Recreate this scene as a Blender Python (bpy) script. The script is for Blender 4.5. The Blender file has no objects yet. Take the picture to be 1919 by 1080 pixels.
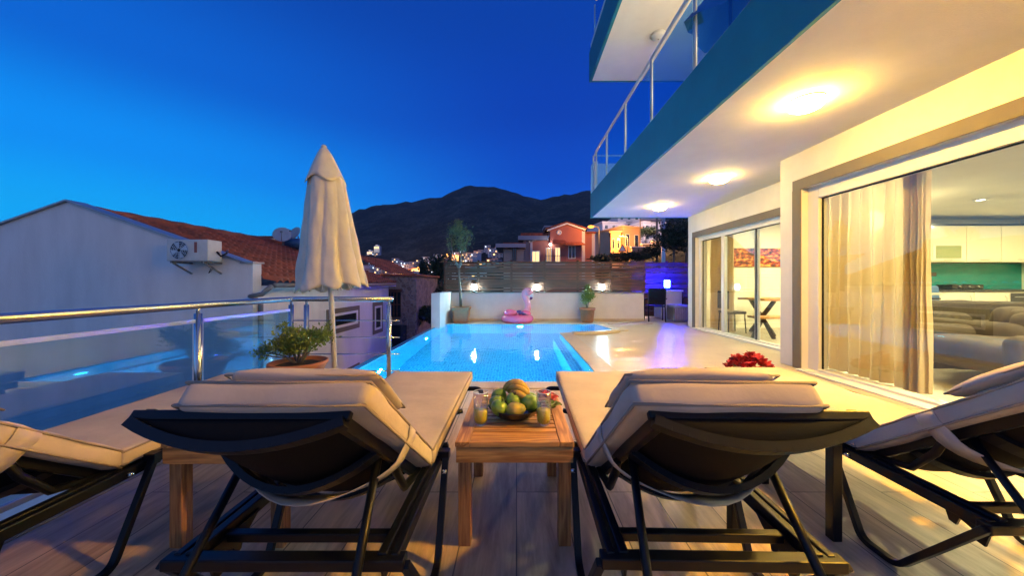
import bpy, bmesh, math, random
from mathutils import Vector, Matrix, noise
R = math.radians
random.seed(7)
S = bpy.context.scene
# ------------------------------------------------------------------ camera
F = 640.0; PX = 968.0; PY = 532.0; EYE = 1.1
cam = bpy.data.objects.new('camera', bpy.data.cameras.new('camera'))
S.collection.objects.link(cam); S.camera = cam
cam.location = (0, 0, EYE); cam.rotation_euler = (R(90), 0, 0)
cam.data.sensor_width = 36; cam.data.lens = F / 1919 * 36
cam.data.shift_x = -(PX - 959.5) / 1919; cam.data.shift_y = -(540 - PY) / 1919
cam.data.clip_start = 0.05; cam.data.clip_end = 20000
S.view_settings.view_transform = 'Standard'; S.view_settings.look = 'None'
S.view_settings.exposure = 0.5; S.view_settings.gamma = 1.0
S.cycles.max_bounces = 10; S.cycles.transparent_max_bounces = 24; S.cycles.transmission_bounces = 8
S.cycles.glossy_bounces = 5; S.cycles.diffuse_bounces = 4
S.cycles.sample_clamp_indirect = 6.0
S.cycles.caustics_reflective = False; S.cycles.caustics_refractive = True
# ------------------------------------------------------------------ dusk sky
W = bpy.data.worlds.new('World'); S.world = W; W.use_nodes = True
wt = W.node_tree; wt.nodes.clear()
def wn(t, **k):
    n = wt.nodes.new(t)
    for a, b in k.items(): setattr(n, a, b)
    return n
def wramp(stops):
    n = wn('ShaderNodeValToRGB'); n.color_ramp.interpolation = 'EASE'
    e = n.color_ramp.elements
    e[0].position, e[0].color = stops[0][0], (*stops[0][1], 1)
    e[1].position, e[1].color = stops[-1][0], (*stops[-1][1], 1)
    for p, c in stops[1:-1]:
        q = e.new(p); q.color = (*c, 1)
    return n
tc = wn('ShaderNodeTexCoord'); sx = wn('ShaderNodeSeparateXYZ'); wt.links.new(tc.outputs['Generated'], sx.inputs[0])
la = wramp([(0, (.002, .40, .86)), (.12, (.001, .36, .84)), (.26, (.001, .225, .74)), (.42, (.001, .10, .50)), (.64, (.001, .045, .30)), (1, (.05, .08, .26))])
rb = wramp([(0, (.001, .13, .72)), (.16, (.001, .088, .58)), (.32, (.001, .050, .41)), (.46, (.001, .036, .33)), (.64, (.001, .035, .28)), (1, (.05, .08, .26))])
back = wramp([(0, (.20, .26, .48)), (.16, (.14, .24, .54)), (.45, (.10, .19, .48)), (1, (.05, .09, .28))])
mr = wn('ShaderNodeMapRange', interpolation_type='SMOOTHSTEP')
mr.inputs[1].default_value = -0.85; mr.inputs[2].default_value = 0.12
wt.links.new(sx.outputs[0], mr.inputs[0])
for r_ in (la, rb): wt.links.new(sx.outputs[2], r_.inputs[0])
mx = wn('ShaderNodeMix', data_type='RGBA')
wt.links.new(mr.outputs[0], mx.inputs[0]); wt.links.new(la.outputs[0], mx.inputs[6]); wt.links.new(rb.outputs[0], mx.inputs[7])
mb_ = wn('ShaderNodeMapRange', interpolation_type='SMOOTHSTEP'); mb_.inputs[1].default_value = 0.05; mb_.inputs[2].default_value = -0.75   # afterglow behind the camera
wt.links.new(sx.outputs[1], mb_.inputs[0]); wt.links.new(sx.outputs[2], back.inputs[0])
m2 = wn('ShaderNodeMix', data_type='RGBA'); wt.links.new(mb_.outputs[0], m2.inputs[0]); wt.links.new(mx.outputs[2], m2.inputs[6]); wt.links.new(back.outputs[0], m2.inputs[7])
bg = wn('ShaderNodeBackground'); bg.inputs[1].default_value = 1.0
wt.links.new(m2.outputs[2], bg.inputs[0])
wo = wn('ShaderNodeOutputWorld'); wt.links.new(bg.outputs[0], wo.inputs[0])

# ------------------------------------------------------------------ helpers
def at(px, py, Y): return Vector(((px - PX) * Y / F, Y, EYE - (py - PY) * Y / F))
def lerp(a, b, t): return a + (b - a) * t
class MB:
    def __init__(s): s.v = []; s.f = []; s.s = []; s.m = []; s.cur = 0
    def add(s, vs, fs, smooth=False, T=None):
        o = len(s.v)
        for p in vs:
            p = Vector(p); s.v.append(T(p) if callable(T) else (T @ p if T is not None else p))
        for f in fs: s.f.append([i + o for i in f]); s.s.append(smooth); s.m.append(s.cur)
        return s
    def box(s, x0, y0, z0, x1, y1, z1, T=None):
        v = [(x, y, z) for z in (z0, z1) for y in (y0, y1) for x in (x0, x1)]
        return s.add(v, [(0, 2, 3, 1), (4, 5, 7, 6), (0, 1, 5, 4), (2, 6, 7, 3), (0, 4, 6, 2), (1, 3, 7, 5)], False, T)
    def bar(s, p0, p1, w, h, up=(0, 0, 1)):
        p0, p1 = Vector(p0), Vector(p1); d = (p1 - p0); L = d.length; d.normalize()
        u = Vector(up)
        if abs(d.dot(u)) > .98: u = Vector((0, 1, 0))
        a = d.cross(u).normalized(); b = a.cross(d).normalized()
        M = Matrix(((a.x, d.x, b.x, p0.x), (a.y, d.y, b.y, p0.y), (a.z, d.z, b.z, p0.z), (0, 0, 0, 1)))
        return s.box(-w/2, 0, -h/2, w/2, L, h/2, M)
    def tube(s, pts, r, n=10, rx=None, cap=True, up=None):
        pts = [Vector(p) for p in pts]; vs = []; fs = []; N = len(pts)
        rr = r if isinstance(r, (list, tuple)) else [r] * N
        prev = None
        for i, p in enumerate(pts):
            d = (pts[min(i+1, N-1)] - pts[max(i-1, 0)]).normalized()
            if prev is None:
                u = Vector(up) if up else (Vector((0, 0, 1)) if abs(d.z) < .9 else Vector((0, 1, 0)))
            else: u = prev
            a = d.cross(u).normalized(); b = a.cross(d).normalized(); prev = b
            for k in range(n):
                t = 2 * math.pi * (k + .5) / n
                vs.append(p + a * math.cos(t) * rr[i] * (rx or 1) + b * math.sin(t) * rr[i])
        for i in range(N - 1):
            for k in range(n):
                fs.append((i*n+k, i*n+(k+1) % n, (i+1)*n+(k+1) % n, (i+1)*n+k))
        if cap: fs.append(tuple(range(n))[::-1]); fs.append(tuple((N-1)*n+k for k in range(n)))
        return s.add(vs, fs, n > 5)
    def lathe(s, prof, c=(0, 0, 0), n=24, T=None, wob=None):
        vs = []; fs = []
        for i, (r, z) in enumerate(prof):
            for k in range(n):
                t = 2 * math.pi * k / n; q = r * (1 + (wob(t, i) if wob else 0))
                vs.append((c[0] + q * math.cos(t), c[1] + q * math.sin(t), c[2] + z))
        for i in range(len(prof) - 1):
            for k in range(n): fs.append((i*n+k, i*n+(k+1) % n, (i+1)*n+(k+1) % n, (i+1)*n+k))
        return s.add(vs, fs, True, T)
    def prism(s, poly, z0, z1, T=None):
        n = len(poly)
        v = [(x, y, z0) for x, y in poly] + [(x, y, z1) for x, y in poly]
        return s.add(v, [tuple(range(n))[::-1], tuple(range(n, 2*n))] + [(i, (i+1) % n, n+(i+1) % n, n+i) for i in range(n)], False, T)
    def rbox(s, hx, hy, hz, r, T=None, nx=8, ny=8, nz=2, amp=0, seed=0, fn=None):
        def ax(h, n):
            i = h - r
            e = [r * (1 - math.cos(a)) for a in (0, .35, .75, 1.2)]
            a = [-h + q for q in e]
            mid = [lerp(-i, i, k / n) for k in range(n + 1)]
            return a + mid + [h - q for q in e[::-1]]
        A = [ax(hx, nx), ax(hy, ny), ax(hz, nz)]; H = (hx, hy, hz); I = [h - r for h in H]
        for d in range(3):
            for sg in (-1, 1):
                u, v = [(1, 2), (2, 0), (0, 1)][d]; U, V = A[u], A[v]; vs = []
                for b in V:
                    for a in U:
                        p = [0, 0, 0]; p[d] = sg * H[d]; p[u] = a; p[v] = b
                        q = Vector([max(-I[k], min(I[k], p[k])) for k in range(3)])
                        P = Vector(p); w = (P - q)
                        if w.length > 1e-9: P = q + w.normalized() * r
                        if fn: P = fn(P)
                        if amp: P = P + noise.noise_vector(P * 6 + Vector((seed, seed * 2, 0))) * amp
                        vs.append(P)
                nu = len(U); fs = []
                for j in range(len(V) - 1):
                    for i in range(nu - 1):
                        f = (j*nu+i, j*nu+i+1, (j+1)*nu+i+1, (j+1)*nu+i)
                        fs.append(f if sg > 0 else f[::-1])
                s.add(vs, fs, True, T)
        return s
    def ball(s, c, r, n=12, m=8, sq=(1, 1, 1), fn=None, T=None):
        vs = []; fs = []
        for j in range(m + 1):
            ph = math.pi * j / m
            for k in range(n):
                t = 2 * math.pi * k / n
                p = Vector((math.sin(ph) * math.cos(t), math.sin(ph) * math.sin(t), math.cos(ph)))
                if fn: p = fn(p)
                vs.append(Vector(c) + Vector((p.x * sq[0], p.y * sq[1], p.z * sq[2])) * r)
        for j in range(m):
            for k in range(n): fs.append((j*n+k, (j+1)*n+k, (j+1)*n+(k+1) % n, j*n+(k+1) % n))
        return s.add(vs, fs, True, T)
    def build(s, name, mat, parent=None, bevel=0, loc=None, subsurf=0, seg=2, weld=True):
        me = bpy.data.meshes.new(name); me.from_pydata([tuple(p) for p in s.v], [], s.f)
        me.polygons.foreach_set('use_smooth', s.s); me.polygons.foreach_set('material_index', s.m)
        for mt in (mat if isinstance(mat, (list, tuple)) else [mat]): me.materials.append(mt)
        if weld:
            bm = bmesh.new(); bm.from_mesh(me); bmesh.ops.remove_doubles(bm, verts=bm.verts, dist=1e-5); bm.to_mesh(me); bm.free()
        me.update()
        o = bpy.data.objects.new(name, me); S.collection.objects.link(o)
        if parent: o.parent = parent
        if loc: o.location = loc
        if bevel:
            b = o.modifiers.new('bevel', 'BEVEL'); b.width = bevel; b.segments = seg; b.limit_method = 'ANGLE'; b.angle_limit = R(40)
        if subsurf:
            b = o.modifiers.new('sub', 'SUBSURF'); b.levels = subsurf; b.render_levels = subsurf
        return o
def tag(o, label=None, cat=None, group=None, kind=None):
    if label: o['label'] = label
    if cat: o['category'] = cat
    if group: o['group'] = group
    if kind: o['kind'] = kind
    return o
def thing(name, label, cat, loc=(0, 0, 0), rz=0, group=None):
    o = bpy.data.objects.new(name, None); S.collection.objects.link(o); o.empty_display_size = .1
    o.location = loc; o.rotation_euler = (0, 0, rz); return tag(o, label, cat, group)
def struct(name, mb, mat, **k): return tag(mb.build(name, mat, **k), kind='structure')
def dup(o, parent=None):
    c = o.copy(); S.collection.objects.link(c)
    if parent: c.parent = parent
    for ch in list(o.children): dup(ch, c)
    return c
def again(o, loc, rz=0, label=None):
    c = dup(o); c.location = loc; c.rotation_euler = (0, 0, rz)
    if label: c['label'] = label
    return c

# ------------------------------------------------------------------ materials
def new_mat(name):
    m = bpy.data.materials.new(name); m.use_nodes = True; t = m.node_tree; t.nodes.clear()
    out = t.nodes.new('ShaderNodeOutputMaterial'); return m, t, out
class NT:
    def __init__(s, t): s.t = t
    def n(s, typ, ins=None, **k):
        q = s.t.nodes.new(typ)
        for a, b in k.items(): setattr(q, a, b)
        for a, b in (ins or {}).items():
            if hasattr(b, 'is_output') or isinstance(b, bpy.types.NodeSocket): s.t.links.new(b, q.inputs[a])
            else: q.inputs[a].default_value = b
        return q
def mat(name, col, rough=.6, var=.12, scale=8, col2=None, bump=.15, bscale=None, metal=0, stretch=(1, 1, 1),
        spec=.5, emis=None, estr=0, coat=0, detail=5, lo=.35, hi=.65, sheen=0, bdist=.01, transm=0, rvar=.1):
    m, t, out = new_mat(name); N = NT(t)
    tcn = N.n('ShaderNodeTexCoord'); mp = N.n('ShaderNodeMapping', {0: tcn.outputs['Object'], 3: stretch})
    nz = N.n('ShaderNodeTexNoise', {0: mp.outputs[0], 'Scale': scale, 'Detail': detail, 'Roughness': .6})
    c2 = col2 or tuple(max(0, c * (1 - var * 2)) for c in col)
    rm = N.n('ShaderNodeMapRange', {0: nz.outputs[0], 1: lo, 2: hi})
    cm = N.n('ShaderNodeMix', {0: rm.outputs[0], 6: (*c2, 1), 7: (*col, 1)}, data_type='RGBA')
    p = N.n('ShaderNodeBsdfPrincipled', {'Base Color': cm.outputs[2], 'Metallic': metal, 'Specular IOR Level': spec})
    rr = N.n('ShaderNodeMapRange', {0: nz.outputs[0], 3: rough - rvar * rough, 4: min(1, rough + rvar * rough)})
    t.links.new(rr.outputs[0], p.inputs['Roughness'])
    if coat: p.inputs['Coat Weight'].default_value = coat
    if sheen: p.inputs['Sheen Weight'].default_value = sheen
    if transm: p.inputs['Transmission Weight'].default_value = transm
    if emis: p.inputs['Emission Color'].default_value = (*emis, 1); p.inputs['Emission Strength'].default_value = estr
    if bump:
        n2 = N.n('ShaderNodeTexNoise', {0: mp.outputs[0], 'Scale': bscale or scale * 6, 'Detail': 4})
        b = N.n('ShaderNodeBump', {'Height': n2.outputs[0], 'Strength': bump, 'Distance': bdist}); t.links.new(b.outputs[0], p.inputs['Normal'])
    t.links.new(p.outputs[0], out.inputs[0]); return m
def emit(name, col, st):
    m, t, out = new_mat(name); N = NT(t)
    e = N.n('ShaderNodeEmission', {0: (*col, 1), 1: st}); t.links.new(e.outputs[0], out.inputs[0]); return m
def thin_glass(name, tint=(.93, .97, 1), base=.05, gain=.9, rough=0.0, dirt=0):
    m, t, out = new_mat(name); N = NT(t)
    lw = N.n('ShaderNodeLayerWeight', {0: .5}); pw = N.n('ShaderNodeMath', {0: lw.outputs['Facing'], 1: 4.0}, operation='POWER')
    ml = N.n('ShaderNodeMath', {0: pw.outputs[0], 1: gain, 2: base}, operation='MULTIPLY_ADD', use_clamp=True)
    tr = N.n('ShaderNodeBsdfTransparent', {0: (*tint, 1)}); gl = N.n('ShaderNodeBsdfGlossy', {0: (1, 1, 1, 1), 'Roughness': rough})
    mx = N.n('ShaderNodeMixShader', {0: ml.outputs[0], 1: tr.outputs[0], 2: gl.outputs[0]})
    o = mx
    if dirt:
        df = N.n('ShaderNodeBsdfDiffuse', {0: (.7, .7, .7, 1)}); o = N.n('ShaderNodeMixShader', {0: dirt, 1: mx.outputs[0], 2: df.outputs[0]})
    t.links.new(o.outputs[0], out.inputs[0]); return m
def wood_mat(name, c1, c2, axis='X', scale=1.0, rough=.5, coat=0):
    m, t, out = new_mat(name); N = NT(t)
    tcn = N.n('ShaderNodeTexCoord')
    st = {'X': (1.2, 14, 14), 'Y': (14, 1.2, 14), 'Z': (14, 14, 1.2)}[axis]
    oi = N.n('ShaderNodeObjectInfo')
    ad = N.n('ShaderNodeVectorMath', {0: tcn.outputs['Object'], 1: oi.outputs['Random']}, operation='ADD')
    mp = N.n('ShaderNodeMapping', {0: ad.outputs[0], 3: tuple(a * scale for a in st)})
    nz = N.n('ShaderNodeTexNoise', {0: mp.outputs[0], 'Scale': 1.5, 'Detail': 2, 'Distortion': .6})
    wv = N.n('ShaderNodeMath', {0: nz.outputs[0], 1: 26.0}, operation='MULTIPLY'); sn = N.n('ShaderNodeMath', {0: wv.outputs[0]}, operation='SINE')
    n2 = N.n('ShaderNodeTexNoise', {0: mp.outputs[0], 'Scale': 9, 'Detail': 6})
    av = N.n('ShaderNodeMath', {0: sn.outputs[0], 1: .22, 2: n2.outputs[0]}, operation='MULTIPLY_ADD')
    rm = N.n('ShaderNodeMapRange', {0: av.outputs[0], 1: .2, 2: .8})
    cm = N.n('ShaderNodeMix', {0: rm.outputs[0], 6: (*c2, 1), 7: (*c1, 1)}, data_type='RGBA')
    p = N.n('ShaderNodeBsdfPrincipled', {'Base Color': cm.outputs[2], 'Roughness': rough, 'Coat Weight': coat})
    b = N.n('ShaderNodeBump', {'Height': av.outputs[0], 'Strength': .3, 'Distance': .002}); t.links.new(b.outputs[0], p.inputs['Normal'])
    t.links.new(p.outputs[0], out.inputs[0]); return m
def tile_mat(name, c1, c2, grout, w, h, gap=.003, rough=.35, offset=.5, mott=(3, 1, 1), mscale=3, spec=.5, rot=0, bump=.3, vary=.5, rv=.15):
    m, t, out = new_mat(name); N = NT(t)
    tcn = N.n('ShaderNodeTexCoord'); mp = N.n('ShaderNodeMapping', {0: tcn.outputs['Object'], 2: (0, 0, rot)})
    br = N.n('ShaderNodeTexBrick', {0: mp.outputs[0], 'Color1': (0, 0, 0, 1), 'Color2': (1, 1, 1, 1), 'Mortar': (.5, .5, .5, 1), 'Scale': 1.0,
             'Mortar Size': gap, 'Mortar Smooth': .1, 'Brick Width': w, 'Row Height': h, 'Bias': 0}, offset=offset)
    ra = N.n('ShaderNodeVectorMath', {0: mp.outputs[0], 1: br.outputs['Color']}, operation='ADD')
    m2 = N.n('ShaderNodeMapping', {0: ra.outputs[0], 3: mott})
    nz = N.n('ShaderNodeTexNoise', {0: m2.outputs[0], 'Scale': mscale, 'Detail': 7, 'Roughness': .62, 'Distortion': .4})
    av = N.n('ShaderNodeMath', {0: br.outputs['Color'], 1: vary * .3, 2: nz.outputs[0]}, operation='MULTIPLY_ADD')
    rm = N.n('ShaderNodeMapRange', {0: av.outputs[0], 1: .35, 2: .8})
    cm = N.n('ShaderNodeMix', {0: rm.outputs[0], 6: (*c2, 1), 7: (*c1, 1)}, data_type='RGBA')
    gm = N.n('ShaderNodeMix', {0: br.outputs['Fac'], 6: cm.outputs[2], 7: (*grout, 1)}, data_type='RGBA')
    rr = N.n('ShaderNodeMapRange', {0: nz.outputs[0], 3: rough - rv, 4: rough + rv})
    p = N.n('ShaderNodeBsdfPrincipled', {'Base Color': gm.outputs[2], 'Roughness': rr.outputs[0], 'Specular IOR Level': spec})
    iv = N.n('ShaderNodeMath', {0: br.outputs['Fac'], 1: -1.0, 2: nz.outputs[0]}, operation='MULTIPLY_ADD')
    b = N.n('ShaderNodeBump', {'Height': iv.outputs[0], 'Strength': bump, 'Distance': .002}); t.links.new(b.outputs[0], p.inputs['Normal'])
    t.links.new(p.outputs[0], out.inputs[0]); return m

M = {}
M['stucco'] = mat('white stucco', (.80, .78, .74), .85, .04, 3, bump=.35, bscale=140, bdist=.006)
M['soffit'] = mat('soffit plaster', (.84, .79, .68), .85, .04, 2, bump=.45, bscale=90, bdist=.006)
M['teal'] = mat('teal fascia paint', (.015, .19, .25), .7, .08, 2, bump=.3, bscale=120, bdist=.005)
M['grey_trim'] = mat('grey trim', (.155, .135, .11), .8, .06, 4, bump=.3, bscale=120, bdist=.004)
M['pvc'] = mat('white pvc', (.82, .82, .80), .3, .02, 2, bump=0)
M['steel'] = mat('brushed steel', (.62, .64, .66), .22, .05, 3, metal=1, bump=0)
M['alu'] = mat('satin aluminium', (.55, .57, .6), .38, .05, 3, metal=1, bump=0)
M['glass'] = thin_glass('window glass', (.95, .98, .97), .065, .85)
M['rail_glass'] = thin_glass('railing glass', (.50, .76, .92), .13, .8)
M['black_metal'] = mat('anthracite powder coat', (.004, .005, .008), .38, .1, 30, bump=.12, bscale=300, bdist=.001, spec=.28)
M['sling'] = mat('dark sling mesh', (.005, .006, .008), .75, .2, 200, bump=.4, bscale=500, bdist=.001, spec=.12)
M['cushion'] = mat('sand canvas', (.58, .475, .37), .92, .08, 5, bump=.32, bscale=11, bdist=.012, detail=8)
M['cushion_seam'] = mat('canvas piping', (.34, .27, .20), .9, .05, 5, bump=.3, bscale=300)
M['teak'] = wood_mat('teak board x', (.62, .31, .085), (.30, .12, .028), 'X', 1, .5)
M['teak_y'] = wood_mat('teak board y', (.62, .31, .085), (.30, .12, .028), 'Y', 1, .5)
M['teak_z'] = wood_mat('teak leg', (.46, .22, .075), (.21, .08, .024), 'Z', 1, .55)
M['terracotta'] = mat('terracotta', (.42, .15, .06), .7, .12, 9, bump=.2)
M['pot_light'] = mat('terracotta planter', (.40, .17, .085), .7, .12, 9, bump=.2)
M['soil'] = mat('soil', (.035, .02, .012), 1, .3, 40, bump=1, bscale=60, bdist=.02)
M['leaf_light'] = mat('light green leaf', (.26, .32, .035), .5, .35, 9, bump=0, col2=(.06, .15, .02))
M['leaf_olive'] = mat('olive leaf', (.19, .24, .10), .5, .3, 6, bump=0, col2=(.06, .10, .04))
M['leaf_dark'] = mat('dark leaf', (.03, .06, .02), .6, .4, 1.2, bump=0, col2=(.01, .022, .01))
M['bark'] = mat('grey bark', (.20, .17, .14), .9, .25, 12, bump=.6, stretch=(1, 1, .2))
M['brown_wood'] = wood_mat('stained fence board', (.14, .055, .028), (.05, .02, .011), 'X', .5, .65)
M['roof_tile'] = mat('clay roof tile', (.36, .09, .045), .8, .3, 2.5, col2=(.13, .035, .022), bump=.5, bscale=20)
M['stone'] = None
# rubble stone
def stone_mat():
    m, t, out = new_mat('rubble stone'); N = NT(t); tcn = N.n('ShaderNodeTexCoord')
    vo = N.n('ShaderNodeTexVoronoi', {0: tcn.outputs['Object'], 'Scale': 5.5}, feature='DISTANCE_TO_EDGE')
    vc = N.n('ShaderNodeTexVoronoi', {0: tcn.outputs['Object'], 'Scale': 5.5})
    rm = N.n('ShaderNodeMapRange', {0: vo.outputs['Distance'], 1: .02, 2: .07})
    sp = N.n('ShaderNodeSeparateColor', {0: vc.outputs['Color']})
    cm = N.n('ShaderNodeMix', {0: sp.outputs[0], 6: (.36, .27, .2, 1), 7: (.16, .12, .1, 1)}, data_type='RGBA')
    c2 = N.n('ShaderNodeMix', {0: rm.outputs[0], 6: (.3, .27, .24, 1), 7: cm.outputs[2]}, data_type='RGBA')
    b = N.n('ShaderNodeBump', {'Height': rm.outputs[0], 'Strength': .8, 'Distance': .03})
    p = N.n('ShaderNodeBsdfPrincipled', {'Base Color': c2.outputs[2], 'Roughness': .9, 'Normal': b.outputs[0]})
    t.links.new(p.outputs[0], out.inputs[0]); return m
M['stone'] = stone_mat()
# ------------------------------------------------------------------ terrain
def interp(x, ks):
    if x <= ks[0][0]: return ks[0][1]
    for (a, u), (b, v) in zip(ks, ks[1:]):
        if x <= b:
            t = (x - a) / (b - a); return lerp(u, v, t * t * (3 - 2 * t) if len(ks) > 20 else t)
    return ks[-1][1]
RIDGE = [(-1500, 536), (300, 534), (450, 515), (520, 478), (580, 436), (620, 415), (650, 403), (675, 392), (700, 386), (730, 383), (760, 378), (782, 376), (800, 371),
         (825, 367), (850, 358), (868, 352), (885, 351), (905, 350), (925, 349), (942, 353), (960, 359), (980, 367), (1000, 371), (1020, 370), (1040, 368), (1070, 363), (1100, 357), (1200, 350), (1500, 390), (3000, 450)]
YL = [14, 30, 60, 100, 300, 700, 1500, 2600]
def ctrl(px):
    z = [0] * 8
    z[0] = interp(px, [(-1500, -5), (800, -5), (1000, -4), (1300, -2), (3000, 0)])
    z[1] = interp(px, [(-1500, -9), (700, -9), (880, -5), (960, -2.5), (1100, -1), (1290, 1.5), (3000, 5)])
    z[2] = interp(px, [(-1500, -16), (700, -15), (840, -9), (930, -3), (1000, 0), (1100, 2.5), (1200, 6.5), (1290, 10), (1500, 14), (3000, 18)])
    z[3] = interp(px, [(-1500, -22), (700, -20), (840, -12), (930, -3), (1000, 3), (1100, 7), (1200, 13), (1290, 18), (1500, 24), (3000, 28)])
    z[4] = EYE - (interp(px, [(-1500, 545), (400, 542), (640, 538), (740, 524), (840, 512), (930, 505), (1100, 485), (1290, 440), (3000, 400)]) - PY) * 300 / F
    z[5] = EYE - (interp(px, [(-1500, 540), (500, 538), (640, 492), (700, 478), (760, 492), (840, 474), (930, 466), (1100, 440), (1290, 410), (3000, 390)]) - PY) * 700 / F
    z[6] = EYE - (interp(px, RIDGE) - PY) * 1500 / F
    z[7] = z[6] * .35
    return z
def terrain_z(x, y):
    px = PX + F * x / y; z = ctrl(px)
    for i in range(7):
        if y <= YL[i+1]:
            t = max(0, (math.log(y) - math.log(YL[i])) / (math.log(YL[i+1]) - math.log(YL[i])))
            if i == 5: t = (y - 700) / 800; t = t ** 1.15
            b = lerp(z[i], z[i+1], t); break
    else: b = z[7]
    a = 0 if y < 60 else min(1, (y - 60) / 400) * y * .016
    n = noise.fractal(Vector((x / 170, y / 170, 0)), 1.0, 2.1, 5)
    n2 = abs(noise.noise(Vector((x / 260 + 5, y / 500, 3))))
    fade = 1 - .72 * max(0, 1 - abs(y - 1500) / 90)
    return b + (n * a * 1.0 - n2 * a * 1.6) * fade + (noise.fractal(Vector((x / 45, y / 45, 7)), .8, 2.2, 4) * y * .006 if y > 250 else 0) if y < 1800 else b
def hill_mat():
    m, t, out = new_mat('scrub hillside'); N = NT(t); tcn = N.n('ShaderNodeTexCoord')
    n1 = N.n('ShaderNodeTexNoise', {0: tcn.outputs['Object'], 'Scale': .012, 'Detail': 9, 'Roughness': .68})
    n2 = N.n('ShaderNodeTexNoise', {0: tcn.outputs['Object'], 'Scale': .11, 'Detail': 8, 'Roughness': .75})
    ad = N.n('ShaderNodeMath', {0: n1.outputs[0], 1: n2.outputs[0]}, operation='ADD')
    rm = N.n('ShaderNodeValToRGB', {0: ad.outputs[0]}); e = rm.color_ramp.elements
    e[0].position, e[0].color = .42, (.006, .012, .007, 1); e[1].position, e[1].color = .60, (.10, .10, .07, 1)
    q = e.new(.5); q.color = (.026, .032, .018, 1)
    hv = N.n('ShaderNodeMath', {0: ad.outputs[0], 1: .5}, operation='MULTIPLY')
    dv = N.n('ShaderNodeMath', {0: ad.outputs[0], 1: 2.0}, operation='DIVIDE'); t.links.new(dv.outputs[0], rm.inputs[0])
    b = N.n('ShaderNodeBump', {'Height': n2.outputs[0], 'Strength': .9, 'Distance': 8.0})
    p = N.n('ShaderNodeBsdfPrincipled', {'Base Color': rm.outputs[0], 'Roughness': 1, 'Normal': b.outputs[0], 'Specular IOR Level': .1})
    t.links.new(p.outputs[0], out.inputs[0]); return m
M['hill'] = hill_mat()
g = MB(); cols = 300; ys = []
y = 14.0
while y < 2600: ys.append(y); y *= 1.032 if y < 1480 else 1.012 if y < 1540 else 1.06
vs = []; fs = []
for yy in ys:
    for i in range(cols + 1):
        u = i / cols; px = -900 + 3300 * u
        x = (px - PX) * yy / F; vs.append((x, yy, terrain_z(x, yy)))
n = cols + 1
for j in range(len(ys) - 1):
    for i in range(cols): fs.append((j*n+i, j*n+i+1, (j+1)*n+i+1, (j+1)*n+i))
g.add(vs, fs, True); struct('mountain', g, M['hill'], weld=False)
M['earth'] = mat('dry earth', (.12, .10, .07), 1, .3, 1.5, bump=.5, bscale=12, bdist=.05)
g = MB(); g.add([(-9000, -600, -70), (9000, -600, -70), (9000, 9000, -70), (-9000, 9000, -70)], [(0, 1, 2, 3)]); struct('ground', g, M['earth'])
g = MB(); g.add([(-30, -14, -4.3), (-2.3, -14, -4.3), (-2.3, 11.5, -4.3), (14, 11.5, -4.2), (14, 17, -4.2), (-30, 17, -4.4)], [(0, 1, 2, 3, 4, 5)]); struct('lower_yard', g, M['earth'])

# ------------------------------------------------------------------ terrace and pool deck
M['deck_tile'] = tile_mat('wood look porcelain', (.66, .52, .37), (.28, .21, .145), (.12, .105, .09), 1.2, .24, .003, .34, mott=(1.2, 8, 1), mscale=2.6, rot=R(90), spec=.45, rv=.1)
def trav_mat():
    m, t, out = new_mat('travertine'); N = NT(t); tcn = N.n('ShaderNodeTexCoord')
    br = N.n('ShaderNodeTexBrick', {0: tcn.outputs['Object'], 'Color1': (0, 0, 0, 1), 'Color2': (1, 1, 1, 1), 'Scale': 1.0, 'Mortar Size': .0035, 'Mortar Smooth': .2, 'Brick Width': .9, 'Row Height': .6, 'Bias': 0}, offset=.5)
    n1 = N.n('ShaderNodeTexNoise', {0: tcn.outputs['Object'], 'Scale': 1.3, 'Detail': 8, 'Roughness': .6}); n2 = N.n('ShaderNodeTexNoise', {0: tcn.outputs['Object'], 'Scale': 22, 'Detail': 5})
    a1 = N.n('ShaderNodeMath', {0: br.outputs['Color'], 1: .16, 2: n1.outputs[0]}, operation='MULTIPLY_ADD'); a2 = N.n('ShaderNodeMath', {0: n2.outputs[0], 1: .35, 2: a1.outputs[0]}, operation='MULTIPLY_ADD')
    rm = N.n('ShaderNodeMapRange', {0: a2.outputs[0], 1: .45, 2: 1.0}); cm = N.n('ShaderNodeMix', {0: rm.outputs[0], 6: (.44, .37, .28, 1), 7: (.60, .53, .42, 1)}, data_type='RGBA')
    gm = N.n('ShaderNodeMix', {0: br.outputs['Fac'], 6: cm.outputs[2], 7: (.30, .25, .19, 1)}, data_type='RGBA')
    rr = N.n('ShaderNodeMapRange', {0: n1.outputs[0], 3: .27, 4: .30}); p = N.n('ShaderNodeBsdfPrincipled', {'Base Color': gm.outputs[2], 'Roughness': rr.outputs[0]})
    t.links.new(p.outputs[0], out.inputs[0]); return m
M['travertine'] = trav_mat()
M['coping'] = mat('stone coping', (.62, .50, .36), .45, .08, 6, bump=.15)
YE = 3.56
g = MB(); g.box(-2.17, -2.2, -.20, 3.68, YE, 0); struct('terrace_floor', g, M['deck_tile'])
g = MB(); g.box(-2.44, -2.2, -.24, -2.17, YE, -.045); g.box(-2.19, -2.2, -.02, -2.165, YE, .006); struct('terrace_edge', g, mat('grey edge stone', (.30, .28, .27), .5, .1, 6), bevel=.003)
POOL = [(-2.05, 3.80), (.97, 3.80), (.95, 7.57), (2.30, 8.10), (2.12, 9.26), (-2.05, 9.26)]
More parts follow.
